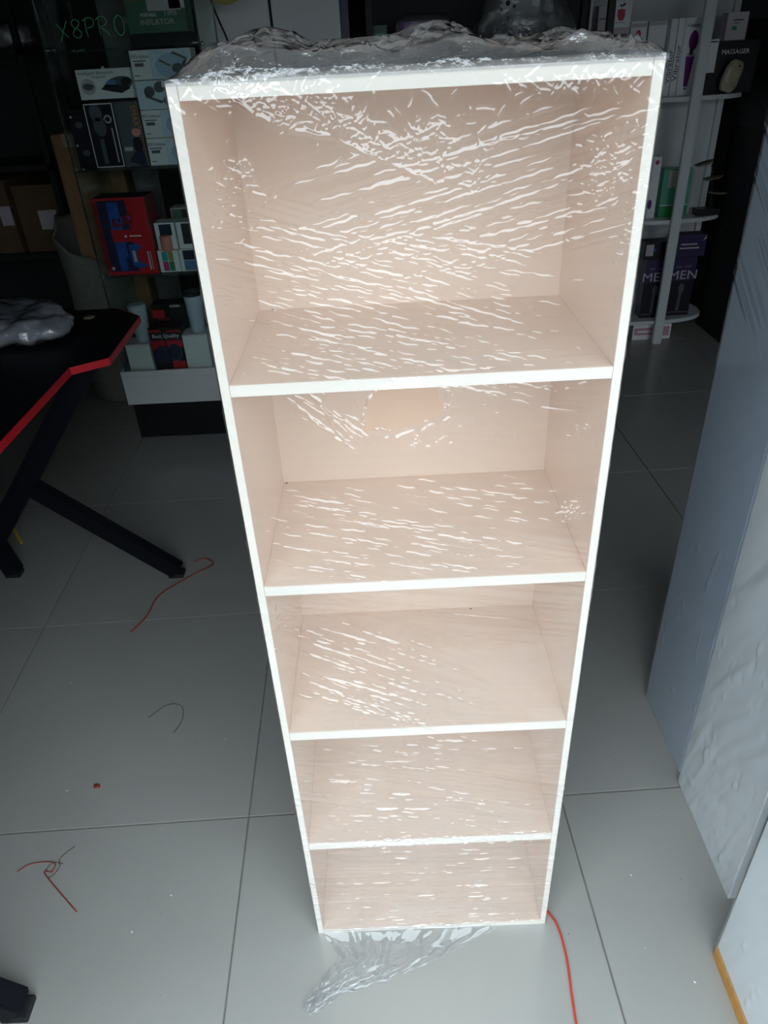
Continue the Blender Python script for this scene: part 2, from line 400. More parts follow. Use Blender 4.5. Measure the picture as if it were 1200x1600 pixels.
# second bay
add_streaks(blob(X, Z, .38, 1.24, .14, .05, p=1.5), -10, .07, .0030, .00012, 7)
add_streaks(blob(X, Z, .11, 1.25, .05, .05, p=1.5), -45, .06, .0034, .00014, 8)
add_streaks(blob(X, Z, .25, 1.04, .25, .07, p=1.5), -14, .12, .0029, .00014, 9)
# third bay: wide fan of pleats
add_streaks(blob(X, Z, .17, .80, .17, .14, p=2), -30, .34, .0042, .00019, 10)
add_streaks(blob(X, Z, .30, .90, .22, .07, p=2), -10, .18, .0034, .00014, 11)
add_streaks(blob(X, Z, .22, .69, .24, .035, p=1.5), -6, .15, .0032, .00014, 12)
# fourth and fifth bays
add_streaks(blob(X, Z, .25, .50, .26, .14, p=2), -16, .30, .0040, .00017, 13)
add_streaks(blob(X, Z, .25, .57, .26, .05, p=2), -5, .16, .0032, .00015, 14)
add_streaks(blob(X, Z, .25, .32, .27, .025, p=1.5), 0, .05, .005, .0004, 15)
add_streaks(blob(X, Z, .25, .17, .27, .12, p=2), -2, .22, .0034, .00017, 16)
add_streaks(blob(X, Z, .25, .02, .27, .02, p=1.5), 1, .14, .004, .0003, 17)
# film drawn tight on the frame: fine crinkle
frame = (np.minimum(np.abs(X), np.abs(X-W)) < .016).astype(float)
add_streaks(frame, -35, .012, .004, .00010, 18)
rk = 0
def cr(ax, az, bx, bz, w, a):
    global rk
    rk += 1; ridge(h, x0, z0, dx, dx, ax, az, bx, bz, w, a, rk)
def crumple(cx, cz, rx, rz, n, lmin, lmax, a, rot=None, spread=math.pi):
    for _ in range(int(n*1.7)):
        px, pz = random.gauss(cx, rx/2), random.gauss(cz, rz/2); L = random.uniform(lmin*.6, lmax*.7)
        an = (rot if rot is not None else 0)+random.uniform(-spread/2, spread/2)*(1 if rot is not None else 2)
        s = random.choice((-1, 1, 1)); w = random.uniform(.0007, .0013)
        cr(px-L/2*math.cos(an), pz-L/2*math.sin(an), px+L/2*math.cos(an), pz+L/2*math.sin(an), w, s*a*random.uniform(.3, .95))
# long taut creases
for _ in range(64):   # rising to the right under the crumpled edge
    xa = random.uniform(.10, .34); za = random.uniform(1.41, 1.535)+.0*xa; L = random.uniform(.06, .26)
    cr(xa, za, xa+L, za+L*random.uniform(.16, .30), random.uniform(.0009, .0018), random.uniform(.0004, .0011))
for _ in range(190):   # falling to the right from the left edge
    xa = random.uniform(.012, .30); za = random.uniform(1.32, 1.50)-.15*xa; L = random.uniform(.04, .20)
    cr(xa, za, xa+L, za-L*random.uniform(.18, .38), random.uniform(.0008, .0015), random.uniform(.0006, .0013))
for _ in range(120):
    xa = random.uniform(.02, .36); za = random.uniform(1.0, 1.15); L = random.uniform(.03, .14)
    cr(xa, za, xa+L, za-L*random.uniform(.16, .34), random.uniform(.0008, .0015), random.uniform(.0006, .0013))
for _ in range(70):   # pleats of the third bay
    xa = random.uniform(.012, .16); za = random.uniform(.76, .96)-.4*xa; L = random.uniform(.08, .24)
    cr(xa, za, xa+L, za-L*random.uniform(.45, .62), random.uniform(.0012, .0025), random.uniform(.0006, .0014))
for _ in range(75):
    xa = random.uniform(.012, .30); za = random.uniform(.38, .63); L = random.uniform(.05, .22)
    cr(xa, za, xa+L, za-L*random.uniform(.05, .35), random.uniform(.0010, .0020), random.uniform(.0005, .0012))
for _ in range(75):
    xa = random.uniform(.012, .34); za = random.uniform(.02, .31); L = random.uniform(.04, .16)
    cr(xa, za, xa+L, za-L*random.uniform(-.04, .10), random.uniform(.0010, .0020), random.uniform(.0005, .0012))
# crumpled patches
fl = [(.05, 1.612), (.064, 1.604), (.087, 1.586), (.112, 1.573), (.164, 1.562), (.216, 1.538), (.27, 1.514), (.311, 1.507)]
for (ax, az), (bx, bz) in zip(fl, fl[1:]):
    cr(ax, az, bx, bz, .002, .0022)
    for _ in range(16):
        t = random.random(); crumple(ax+(bx-ax)*t+random.uniform(0, .03), az+(bz-az)*t+abs(random.gauss(0, .018)), .01, .008, 3, .008, .03, .0012)
crumple(.26, 1.555, .10, .03, 70, .01, .04, .0010)
crumple(.10, 1.60, .10, .014, 60, .008, .03, .0009)
crumple(.42, 1.60, .10, .012, 50, .008, .03, .0009)
crumple(.455, 1.52, .035, .05, 90, .008, .03, .0012)
crumple(.485, 1.44, .012, .05, 60, .006, .02, .0010)
crumple(.06, 1.53, .03, .03, 40, .008, .028, .0010)
crumple(.045, 1.49, .02, .015, 20, .008, .02, .0010)
crumple(.34, 1.235, .03, .02, 24, .008, .03, .0010)
crumple(.455, 1.205, .02, .012, 24, .008, .02, .0010)
crumple(.455, 1.085, .016, .020, 45, .006, .022, .0014)
crumple(.40, 1.27, .06, .012, 30, .01, .03, .0008, 0, .6)
crumple(.25, .33, .26, .018, 170, .01, .04, .0013, 0, .5)
crumple(.42, .335, .07, .02, 40, .008, .03, .0013)
crumple(.02, 1.33, .012, .08, 40, .006, .02, .0006)
crumple(.03, .90, .03, .05, 40, .008, .03, .0009)
crumple(.25, .016, .25, .006, 60, .02, .08, .0010, 0, .2)
# hole torn over the first shelf: rolled rim and star creases
hole = [(.178, 1.240), (.180, 1.258), (.190, 1.275), (.204, 1.286), (.222, 1.291), (.240, 1.291), (.258, 1.286), (.268, 1.274), (.273, 1.262), (.279, 1.250), (.276, 1.242), (.262, 1.236), (.243, 1.229), (.222, 1.226), (.205, 1.224), (.196, 1.227), (.188, 1.224), (.180, 1.226)]
for (ax, az), (bx, bz) in zip(hole, hole[1:]+hole[:1]): cr(ax, az, bx, bz, .0028, .003)
for _ in range(70):
    a = random.uniform(math.pi*.95, math.pi*2.15); r = random.uniform(.045, .065); L = random.uniform(.008, .035); px, pz = .226+r*math.cos(a), 1.258+r*.75*math.sin(a)
    b = a+math.pi/2+random.uniform(-.5, .5); cr(px-L/2*math.cos(b), pz-L/2*math.sin(b), px+L/2*math.cos(b), pz+L/2*math.sin(b), random.uniform(.0013, .0026), random.uniform(.0006, .0016))
crumple(.25, 1.205, .04, .012, 45, .006, .022, .0012)
for _ in range(30):
    cr(.07+random.uniform(0, .05), 1.29-random.uniform(0, .02), .15+random.uniform(0, .05), 1.20+random.uniform(-.01, .02), .0014, .0014)
on_wood = np.zeros_like(h, bool)
for lo, hi in ((0, .016), (.313, .335), (.635, .656), (.957, .977), (1.278, 1.296), (1.600, 1.63)): on_wood |= (Z > lo) & (Z < hi)
on_wood |= (X < S) | (X > W-S)
h *= np.interp(Z, [0, .35, .7, 1.1, 1.3, 1.6], [2.7, 2.7, 2.3, 1.5, .9, .82])
h = np.where(h > .004, .005+.008*np.tanh((h-.005)/.008), h)
h = np.where(on_wood, np.maximum(h, -.0012), np.maximum(h, -.010))
# the film rounds the vertical edges of the sides
edge = np.clip((np.maximum(-X, X-W)+.0012)/.0045, 0, 1)
Yf = -(.0026+h)+edge**2*.010
V = np.stack([np.clip(X, -.0025, W+.0025), Yf, Z], -1)
hp = np.array(hole)
cx_, cz_ = X[:-1, :-1]+dx/2, Z[:-1, :-1]+dx/2
jit = .0025*streak_noise(nx, nz, dx, dx, 0, .006, .006, 40)[:-1, :-1]
inside = np.zeros(cx_.shape, bool)
for k in range(len(hp)):
    (ax, az), (bx, bz) = hp[k], hp[(k+1) % len(hp)]
    c = ((az > cz_+jit) != (bz > cz_+jit)) & (cx_+jit < (bx-ax)*(cz_+jit-az)/(bz-az+1e-12)+ax); inside ^= c
wrap = grid_mesh('stretch_film', V, 'wrap_film', bc, keep=~inside)
wrap['label'] = 'clear stretch film drawn across the open front, creased, with a torn hole'
# film on the two sides and the back
def side_film(axis):
    n1, n2 = 60, 260
    yy = np.linspace(.004, D+.003, n1); zz = np.linspace(.004, H, n2)
    hh = .0006*streak_noise(n1, n2, yy[1]-yy[0], zz[1]-zz[0], deg(-20), .12, .014, 50+int(axis))
    Yg, Zg = np.meshgrid(yy, zz); Xg = np.where(axis > 0, W+.0022, -.0022)+np.sign(axis)*np.abs(hh)
    return grid_mesh('side_film', np.stack([Xg, Yg, Zg], -1), 'wrap_film', bc)
side_film(1); side_film(-1)
# loose film bunched on the top
ntx, nty = 460, 280
tx = np.linspace(-.003, W+.003, ntx); ty = np.linspace(-.0035, D+.004, nty); TX, TY = np.meshgrid(tx, ty)
px = [-.006, .025, .06, .09, .122, .14, .18, .223, .255, .282, .311, .34, .39, .427, .455, .486, .497, .506]
pz = [.000, .023, .034, .043, .037, .027, .026, .027, .034, .039, .037, .025, .022, .027, .021, .020, .013, .000]
prof = np.interp(tx, px, pz)[None, :]
vv = (TY+.0035)/(D+.0075); bump_y = np.interp(vv, [0, .02, .05, .10, .22, .34, .50, .66, .85, 1], [0, .30, .66, .80, .74, .88, 1.0, .82, .45, .0])
ht = prof*bump_y
d1, d2 = tx[1]-tx[0], ty[1]-ty[0]
amp = np.clip(bump_y*1.15, 0, 1)*np.clip(np.minimum(TX+.003, W+.003-TX)/.02, 0, 1)
def tn(th, l, w, s): return streak_noise(ntx, nty, d1, d2, deg(th), l, w, s)
ht = ht + amp*(.0030*tn(25, .08, .03, 60)+.0022*sharpen(tn(-35, .06, .018, 61)))
hr = np.zeros_like(ht); rt_ = random.Random(5)
for k in range(620):
    cx2, cy2 = rt_.uniform(0, W), rt_.uniform(0, D); L2 = rt_.uniform(.012, .07); an = rt_.choice((rt_.gauss(.1, .35), rt_.gauss(1.2, .5), rt_.uniform(0, 3.1)))
    ridge(hr, tx[0], ty[0], d1, d2, cx2-L2/2*math.cos(an), cy2-L2/2*math.sin(an), cx2+L2/2*math.cos(an), cy2+L2/2*math.sin(an), rt_.uniform(.0013, .0035), rt_.choice((1, 1, -1))*rt_.uniform(.0015, .0065), 1000+k)
ht = ht+amp*hr
ht = np.maximum(np.minimum(ht, prof*1.06+.0015), .0006)
zt = H+.0012+ht; zt = np.where(TY < -.001, H-.003+(TY+.0035)*1.5, zt)
top_film = grid_mesh('loose_top_film', np.stack([TX, TY, zt], -1), 'loose_film', bc)
top_film['label'] = 'loose crumpled clear film bunched over the top'
# loose tail of film lying on the floor in front
nt, ns = 150, 110
t_ = np.linspace(0, 1, nt)[None, :]; s_ = np.linspace(0, 1, ns)[:, None]
Lx = np.interp(s_, [0, .35, .7, 1], [.012, .047, .000, -.026]); Ly = np.interp(s_, [0, .35, .7, 1], [-.004, -.056, -.110, -.145])
Rx = np.interp(s_, [0, .2, .4, .6, .8, 1], [.42, .31, .25, .155, .065, -.004]); Ry = np.interp(s_, [0, .2, .4, .6, .8, 1], [-.006, -.045, -.075, -.100, -.122, -.163])
TXf = Lx+(Rx-Lx)*t_; TYf = Ly+(Ry-Ly)*t_
n1 = streak_noise(nt, ns, .0025, .0016, deg(60), .09, .016, 70); n2 = streak_noise(nt, ns, .0025, .0016, deg(25), .05, .010, 71)
n3 = streak_noise(nt, ns, .0025, .0016, deg(0), .01, .006, 72)
TZf = .003+.003*np.abs(sharpen(n1))*.8+.0012*np.abs(n2)*(.4+s_)+.0003*n3+.012*np.exp(-((s_-.0)/.10)**2)
TYf = TYf+.002*n3*np.minimum(s_*6, 1); TXf = TXf+.002*n2*np.minimum(s_*6, 1)
tail = grid_mesh('film_tail', np.stack([TXf, TYf, np.maximum(TZf, .001)], -1), 'tail_film', bc)
tail['label'] = 'loose tail of clear film spread on the floor'

# ================================================================== wrapped furniture on the right
def wrapped_cabinet(name, label, lo, hi, face, side, seed, th, parts):
    t = thing(name, label, 'cabinet', (lo[0], lo[1], 0))
    L = (0, 0, lo[2]); Hh = (hi[0]-lo[0], hi[1]-lo[1], hi[2])
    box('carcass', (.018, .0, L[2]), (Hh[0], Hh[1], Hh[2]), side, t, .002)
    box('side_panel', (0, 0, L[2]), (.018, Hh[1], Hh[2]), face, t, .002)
    n1 = max(int(Hh[1]/.004), 20); n2 = int(Hh[2]/.008)
    yy = np.linspace(-.002, Hh[1]+.002, n1); zz = np.linspace(L[2]+.003, Hh[2], n2); a, b = yy[1]-yy[0], zz[1]-zz[0]
    hh = np.zeros((n2, n1))
    Yg, Zg = np.meshgrid(yy, zz)
    for k, (ang, ln, wd, am, cz, rz) in enumerate(parts):
        hh += am*sharpen(streak_noise(n1, n2, a, b, deg(ang), ln, wd, seed+k))*np.exp(-((Zg-cz)/rz)**4)
    rc_ = random.Random(seed)
    for k in range(26 if seed == 220 else 8):
        py_, pz_ = rc_.uniform(.1, .9)*Hh[1], rc_.uniform(.06, .75); L_ = rc_.uniform(.03, .14); an = rc_.gauss(-1.25, .3)
        ridge(hh, yy[0], zz[0], a, b, py_-L_/2*math.cos(an), pz_-L_/2*math.sin(an), py_+L_/2*math.cos(an), pz_+L_/2*math.sin(an), rc_.uniform(.004, .006), rc_.uniform(.002, .005), seed+k)
    Xg = -.0018-np.abs(hh)
    f = grid_mesh('wrapping_film', np.stack([Xg, Yg, Zg], -1), 'cabinet_film', t); f['label'] = 'clear film stretched over the panel'
    return t
wrapped_cabinet('wrapped_cabinet', 'blue-grey film-wrapped tall cabinet, deepest of three beside the bookcase', (.928, .372, 0), (1.52, .640, 2.0), 'blue_grey_laminate', 'blue_grey_laminate', 200, 0,
    [(35, .22, .013, .0012, 1.42, .25), (-55, .16, .011, .0004, .35, .35)])
wrapped_cabinet('wrapped_cabinet', 'cool white film-wrapped tall cabinet standing between blue-grey cabinet and white carton', (.916, .036, 0), (1.52, .345, 2.0), 'cool_white', 'side_shade_grey', 220, 0,
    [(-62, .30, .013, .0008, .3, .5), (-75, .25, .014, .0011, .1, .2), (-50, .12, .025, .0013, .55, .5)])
t = wrapped_cabinet('wrapped_panel_stack', 'bright white film-wrapped flat cabinet with ochre raw bottom edge', (.840, -.70, .034), (1.40, -.079, 1.25), 'cool_white', 'side_shade_grey', 240, 0,
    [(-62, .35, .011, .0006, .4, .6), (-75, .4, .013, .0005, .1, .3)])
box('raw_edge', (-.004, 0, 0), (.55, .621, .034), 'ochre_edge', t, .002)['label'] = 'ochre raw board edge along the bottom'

# ================================================================== gaming desk on the left
DZ = .86
desk = thing('gaming_desk', 'black gaming desk with bright red edge and slanted black metal legs', 'desk', (-1.0, .6, 0))
def dl(p): return (p[0]+1.0, p[1]-.6, p[2]) if len(p) == 3 else (p[0]+1.0, p[1]-.6)
outline = [(-.755, 1.265), (-.655, 1.335), (-.672, 1.76), (-.79, 1.875), (-1.33, 1.875), (-1.33, -.55), (-.79, -.55), (-.672, -.44), (-.655, -.02), (-.755, .05)]
top = prism('table_top', [dl(p) for p in outline], DZ-.022, DZ, 'desk_black', desk, 'xy')
n = len(outline)
for i in list(range(0, 3))+list(range(6, 10)):
    a, b = outline[i], outline[(i+1) % n]
    dirv = Vector((b[0]-a[0], b[1]-a[1], 0)).normalized(); nrm = Vector((dirv.y, -dirv.x, 0))
    cen = Vector((-1.0, .6, 0))
    if (Vector((a[0], a[1], 0))-cen).dot(nrm) < 0: nrm = -nrm
    if i == 9: a, b = b, a
    pa, pb = Vector(dl((*outline[i], DZ-.011)))+nrm*.0012, Vector(dl((*outline[(i+1) % n], DZ-.011)))+nrm*.0012
    bar('edge_band', pa, pb, .0235, .0028, 'red_edge', top, nrm, 0)['label'] = 'bright red edge band'
for yy, sgn in ((0, 1), (-1.47, 1)):
    A = dl((-.735, 1.375+yy, DZ-.018)); B = dl((-1.262, 1.385+yy, .175)); J = dl((-1.075, 1.38+yy, .40))
    bar('leg_post', A, B, .072, .05, 'desk_black', desk)
    bar('leg_brace', J, dl((-.605, 1.34+yy, .020)), .060, .05, 'desk_black', desk)
    bar('leg_foot', dl((-1.285, 1.385+yy, .22)), dl((-1.247, 1.39+yy, .014)), .060, .05, 'desk_black', desk)
    for fx in (-.610, -1.247): box('foot_pad', dl((fx-.030, 1.34+yy-(.024 if fx > -1 else -.026), 0)), dl((fx+.026, 1.34+yy+(.024 if fx > -1 else .074), .016)), 'rubber', desk, .004)
bar('cross_rail', dl((-1.06, 1.38, .42)), dl((-1.06, -.09, .42)), .05, .03, 'desk_black', desk)
g = lathe('cable_grommet', [(.012, .0), (.020, .0), (.021, .0012), (.018, .002), (.012, .001)], 'beige_clear', desk, 24); g.location = dl((-.86, 1.775, DZ)); g['label'] = 'beige ringed cable hole'
# film-wrapped lump lying on the desk
wl = thing('wrapped_cushion', 'grey lumpy parcel in shiny plastic wrap lying on the gaming desk', 'parcel', (-1.10, 1.63, DZ))
bm = bmesh.new(); bmesh.ops.create_icosphere(bm, subdivisions=5, radius=1)
rr = random.Random(3)
from mathutils import noise as mnoise
for v in bm.verts:
    p = v.co.copy(); sx = .30 if p.x < 0 else .27
    q = Vector((math.copysign(abs(p.x)**.75, p.x)*sx, math.copysign(abs(p.y)**.75, p.y)*.17, (math.copysign(abs(p.z)**.7, p.z))*.048))
    q.y *= (1-.35*max(p.x, 0)); q.z *= (1-.25*max(p.x, 0))
    nn = mnoise.noise(q*14)*.018+mnoise.noise(q*34+Vector((5, 0, 0)))*.012
    q += p*nn; q.z = max(q.z+.042, .001); v.co = q
me = bpy.data.meshes.new('parcel'); bm.to_mesh(me); bm.free()
mat('parcel_grey', (.45, .46, .52, 1), .3, noise=.25, nscale=18, bump=.5, bscale=60, coat=.6)
o = link(me, 'parcel_body', 'parcel_grey', wl, True); wl.rotation_euler.z = deg(-22)
me2 = me.copy(); me2.materials.clear()
for v in me2.vertices:
    p = v.co; v.co = p+v.normal*(.004+.006*abs(mnoise.noise(p*40)))
    if v.co.z < .0005: v.co.z = .0005
link(me2, 'plastic_cover', 'bag_film', wl, True)
# yellow strap lying under the desk with clear wrap
st = thing('yellow_strip', 'short yellow plastic strip on the floor behind the desk foot', 'strip', (-1.38, 1.70, 0))
bar('strip', (-.08, .11, .006), (.07, -.10, .004), .010, .006, 'yellow', st, (0, 0, 1), .001)
bar('strip_end', (-.10, .137, .006), (-.08, .11, .006), .018, .008, 'yellow', st, (0, 0, 1), .002)

# ================================================================== glass showcase
GX0, GX1, GY0, GY1 = -1.064, -.452, 2.53, 2.95
sc = thing('glass_showcase', 'tall frameless glass display showcase on white base and black plinth', 'showcase', (-.75, 2.74, 0))
def sl(p): return (p[0]+.75, p[1]-2.74, p[2])
box('plinth', sl((-1.065, 2.53, 0)), sl((-.43, 2.93, .188)), 'black', sc, .004)
box('base_box', sl((-1.085, 2.52, .188)), sl((-.415, 2.97, .335)), 'white_laminate', sc, .003)
box('rim', sl((-1.085, 2.52, .335)), sl((-.415, 2.532, .362)), 'white_laminate', sc, .002)
box('rim', sl((-1.085, 2.532, .335)), sl((-1.075, 2.97, .362)), 'white_laminate', sc, .002)
box('rim', sl((-.425, 2.532, .335)), sl((-.415, 2.97, .362)), 'white_laminate', sc, .002)
gt = .006
box('front_glass', sl((GX0+gt, GY0+.004, .336)), sl((GX1-gt, GY0+.004+gt, 2.05)), 'clear_glass', sc)
for xx in (GX0, GX1-gt): box('side_glass', sl((xx, GY0+.004, .336)), sl((xx+gt, GY1, 2.05)), 'clear_glass', sc)
box('top_glass', sl((GX0, GY0+.004, 2.05)), sl((GX1, GY1, 2.056)), 'clear_glass', sc)
for xx, yy in ((GX0-.001, GY0+.002), (GX1-.0055, GY0+.002), (GX1-.0055, GY1-.002)):
    box('glass_edge', sl((xx, yy, .336)), sl((xx+.0065, yy+.004, 2.05)), 'glass_edge', sc)
for zz in (1.685, 1.258, .812):
    gsh = box('glass_shelf', sl((GX0+.008, GY0+.014, zz-.008)), sl((GX1-.008, GY1, zz)), 'clear_glass', sc)
    box('shelf_edge', sl((GX0+.008, GY0+.012, zz-.008)), sl((GX1-.008, GY0+.014, zz)), 'glass_edge', gsh)
    for xx, s in ((GX0+.006, 1), (GX1-.006, -1)):
        for yy in (GY0+.02, GY1-.03):
            clp = box('shelf_clip', sl((min(xx, xx+s*.030), yy, zz-.004)), sl((max(xx, xx+s*.030), yy+.012, zz+.006)), 'steel', sc, .001)
            k = lathe('clip_knob', [(.004, 0), (.009, .001), (.009, .010), (.005, .012)], 'steel', clp, 12); k.rotation_euler = (0, s*-math.pi/2, 0); k.location = sl((xx-s*.006, yy+.006, zz-.002))
strokes = [[(0, .9), (.35, .5), (.75, .05)], [(.85, 1.0), (.5, .5), (.1, -.15)],
           [(1.75, .95), (1.45, 1.05), (1.2, .85), (1.35, .6), (1.75, .4), (1.8, .12), (1.5, 0), (1.2, .15), (1.3, .42), (1.65, .65), (1.8, .85), (1.7, .98)],
           [(2.3, .0), (2.25, .5), (2.3, 1.0)], [(2.1, .95), (2.6, 1.1), (2.95, .9), (2.8, .6), (2.35, .5)],
           [(3.3, .0), (3.3, .5), (3.35, 1.0)], [(3.1, .95), (3.6, 1.12), (3.95, .9), (3.8, .62), (3.4, .5), (3.75, .3), (4.05, .0)],
           [(4.9, 1.1), (4.6, .9), (4.5, .5), (4.65, .1), (4.9, -.05), (5.15, .1), (5.25, .5), (5.2, .9), (4.9, 1.1), (4.75, 1.0)]]
for st_ in strokes:
    w_ = tube('marker_stroke', [sl((-.992+x_*.0495, 2.5325, 1.722+z_*.056+x_*.001)) for x_, z_ in st_], .0016, 'green_marker', sc, 6, 5); w_['label'] = 'green hand-written marker stroke'
# goods in the showcase
YB = 2.575
def dz(*r): return ('poly', rect(*r[:4]), r[4])
product_box('inflator_carton', 'dark green carton lettered PORTABLE TIRE INFLATOR on the upper glass shelf', .232, .20, .12, (-.612, YB, 1.727), 'deep_green', [
    ('poly', rect(-.112, .10, -.05, .195), 'leaf_olive'), ('poly', rect(-.03, .07, .10, .195), 'grey_card'), ('poly', rect(.055, .075, .115, .198), 'white_card'),
    ('text', 'PORTABLE', .016, -.03, .058, 'white_card', 0, .8), ('text', 'TIRE', .026, .055, .062, 'grey_card', 0, 1.1), ('text', 'INFLATOR', .026, .0, .034, 'grey_card', 0, 1.1)])
box('pack_tray', (-.12, .0, -.042), (.12, .12, -.0005), 'black_matte', bpy.data.objects['inflator_carton'], .001)
def glasses_decals(a):
    d = [('poly', rect(-.045 if a else -.122, .002, .122, .099), 'sky_blue')]
    if a:
        d += [('poly', ell(.045, .045, .072, .044), 'pale_blue', 1), ('text', 'Wireless', .021, -.083, .080, 'ink_grey'), dz(-.113, .063, -.062, .067, 'ink_grey'),
              ('poly', rect(-.108, .046, -.072, .058), 'ink_grey'), dz(-.115, .014, -.095, .017, 'ink_grey')]
        d += [('poly', ell(.060, .036, .022, .016, rot=.2), 'ink_grey', 2), ('poly', ell(.098, .048, .018, .014, rot=.3), 'ink_grey', 2),
              ('poly', [(-.01, .062), (.03, .042), (.04, .045), (-.005, .068)], 'leaf_olive', 2), ('poly', [(.048, .085), (.10, .062), (.105, .068), (.055, .092), (.045, .088), (.045, .075)], 'leaf_olive', 2)]
    else:
        d += [('poly', ell(-.07, .062, .022, .020, rot=.5), 'ink_grey', 2), ('poly', ell(-.025, .078, .024, .019, rot=.4), 'ink_grey', 2),
              ('poly', [(-.09, .045), (-.03, .020), (-.012, .024), (-.010, .032), (-.02, .028), (-.085, .050)], 'ink_grey', 2), ('poly', ell(.04, .03, .06, .028), 'mid_blue', 1)]
    return d
lab = ['pale wireless glasses carton at the bottom of its stack on the glass shelf', 'pale wireless glasses carton second from the bottom of its stack', 'all-blue glasses carton in the stack, dark sunglasses printed on it', 'pale wireless glasses carton on top of its stack, sunglasses printed large']
for k in range(4):
    product_box('glasses_carton', lab[k], .245, .1015, .10, (-.625, YB, 1.2585+k*.1043), 'white_card', glasses_decals(k != 2), group='stacked glasses cartons in the showcase')
product_box('flat_carton', 'plain pale carton lying behind the top glasses carton', .19, .018, .13, (-.60, YB+.105, 1.6595), 'grey_card') if False else None
product_box('sunglasses_carton', 'white carton lettered Intelligent Bluetooth sunglasses lying on two dark cartons', .220, .105, .11, (-.867, YB, 1.5125), 'white_card', [
    ('text', 'Intelligent Bluetooth', .0175, -.030, .092, 'ink_grey'), ('text', 'sunglasses', .014, -.020, .079, 'ink_grey'),
    ('poly', ell(-.07, .045, .030, .028), 'grey_card', 1), ('poly', ell(-.07, .045, .022, .012), 'ink_grey', 2),
    ('poly', ell(.055, .050, .058, .026, rot=.15), 'ink_grey', 1), ('poly', ell(.025, .053, .022, .012, rot=.2), 'mid_blue', 2), ('poly', ell(.085, .058, .020, .014, rot=.2), 'black', 2), ('poly', [(-.02, .034), (.06, .018), (.10, .034), (.09, .045), (0, .05)], 'ink', 2), ('poly', [(.01, .004), (.10, .004), (.109, .03), (.06, .016)], 'cool_white', 1)])
tb = [('poly', rect(-.059, .002, -.055, .240), 'white_card', 1), ('poly', rect(.055, .002, .059, .240), 'white_card', 1), ('poly', rect(-.059, .236, .059, .240), 'white_card', 1), ('poly', rect(-.059, .002, .059, .006), 'white_card', 1),
      ('poly', ell(-.015, .205, .026, .032, rot=.15), 'ink_grey', 1), ('poly', ell(-.010, .155, .026, .036, rot=.15), 'ink_grey', 1), ('poly', ell(.030, .182, .016, .016), 'grey_card', 1), ('poly', [(.008, .182), (.022, .19), (.022, .173)], 'grey_card', 1), ('poly', ell(.030, .182, .009, .010), 'black_plum', 2),
      ('poly', rect(-.022, .015, -.004, .110), 'ink_grey', 1), ('poly', rect(.036, .02, .042, .150), 'grey_card', 1)]
product_box('tall_glasses_carton', 'tall black carton with thin white border and glasses outline on the glass shelf', .122, .2425, .10, (-.918, YB, 1.2585), 'black_plum', tb, group=None)
product_box('smart_carton', 'dark grey carton with orange vertical SMART lettering on the glass shelf', .100, .2425, .10, (-.805, YB+.002, 1.2585), 'ink_grey', [
    ('text', 'SMART', .033, .028, .180, 'orange', -math.pi/2, .95), ('poly', rect(.044, .0, .0495, .2425), 'cardboard'), ('poly', ell(.022, .128, .018, .016), 'salmon', 1), ('poly', ell(.02, .082, .02, .03), 'black', 1), ('poly', [(-.03, .02), (.03, .0), (.045, .0), (.04, .06), (0, .055)], 'navy', 1), ('poly', rect(-.04, .06, -.005, .075), 'grey_card', 1)])
product_box('earbuds_carton', 'black plum carton with two white dots beside the tall glasses carton', .072, .222, .10, (-1.0165, YB+.01, 1.2585), 'black_plum', [
    ('poly', ell(-.026, .195, .004, .004), 'white_card', 1), ('poly', ell(-.026, .09, .004, .004), 'white_card', 1), dz(-.022, .1945, .03, .1955, 'ink_grey'), dz(-.022, .0895, .03, .0905, 'ink_grey'), ('poly', ell(.0, .165, .016, .012), 'ink_grey', 1), ('poly', ell(.005, .06, .016, .012), 'ink_grey', 1)])
# a plum plastic pouch on the dark cartons and a film-wrapped black board behind
def lump(name, size, material, parent, seed, freq=20, amp=.12, sub=4, sq=.7):
    bm = bmesh.new(); bmesh.ops.create_icosphere(bm, subdivisions=sub, radius=1)
    for v in bm.verts:
        p = v.co.copy(); q = Vector([math.copysign(abs(c)**sq, c)*s for c, s in zip(p, size)])
        n_ = mnoise.noise(p*freq*.12+Vector((seed, 0, 0)))+.5*mnoise.noise(p*freq*.3+Vector((0, seed, 0)))
        q *= 1+amp*n_; q.z = max(q.z, -size[2]*.92)+size[2]*.92; v.co = q
    me = bpy.data.meshes.new(name); bm.to_mesh(me); bm.free()
    return link(me, name, material, parent, True)
pp = thing('plum_pouch', 'dark plum glossy pouch standing behind the white sunglasses carton', 'pouch', (-.925, 2.735, 1.2585))
mat('plum_foil', (.05, .03, .05, 1), .25, noise=.3, nscale=25, bump=.4, bscale=60)
lump('pouch_body', (.075, .028, .185), 'plum_foil', pp, 4, 16, .10)
bar('pouch_tie', (-.005, -.012, .335), (.02, -.012, .365), .012, .006, 'white_card', pp, (0, 1, 0), .001)
wbd = thing('wrapped_board', 'tall black board in streaky film standing behind the showcase', 'board', (-.90, 3.02, 0))
box('board', (-.07, 0, 0), (.055, .03, 2.0), 'black_matte', wbd, .003)
nb1, nb2 = 50, 220
hb = sharpen(streak_noise(nb1, nb2, .0024, .009, deg(25), .08, .014, 90))*.0012
Xg, Zg = np.meshgrid(np.linspace(-.071, .056, nb1), np.linspace(.002, 2.0, nb2))
grid_mesh('board_film', np.stack([Xg, -.002-np.abs(hb), Zg], -1), 'bag_film', wbd)
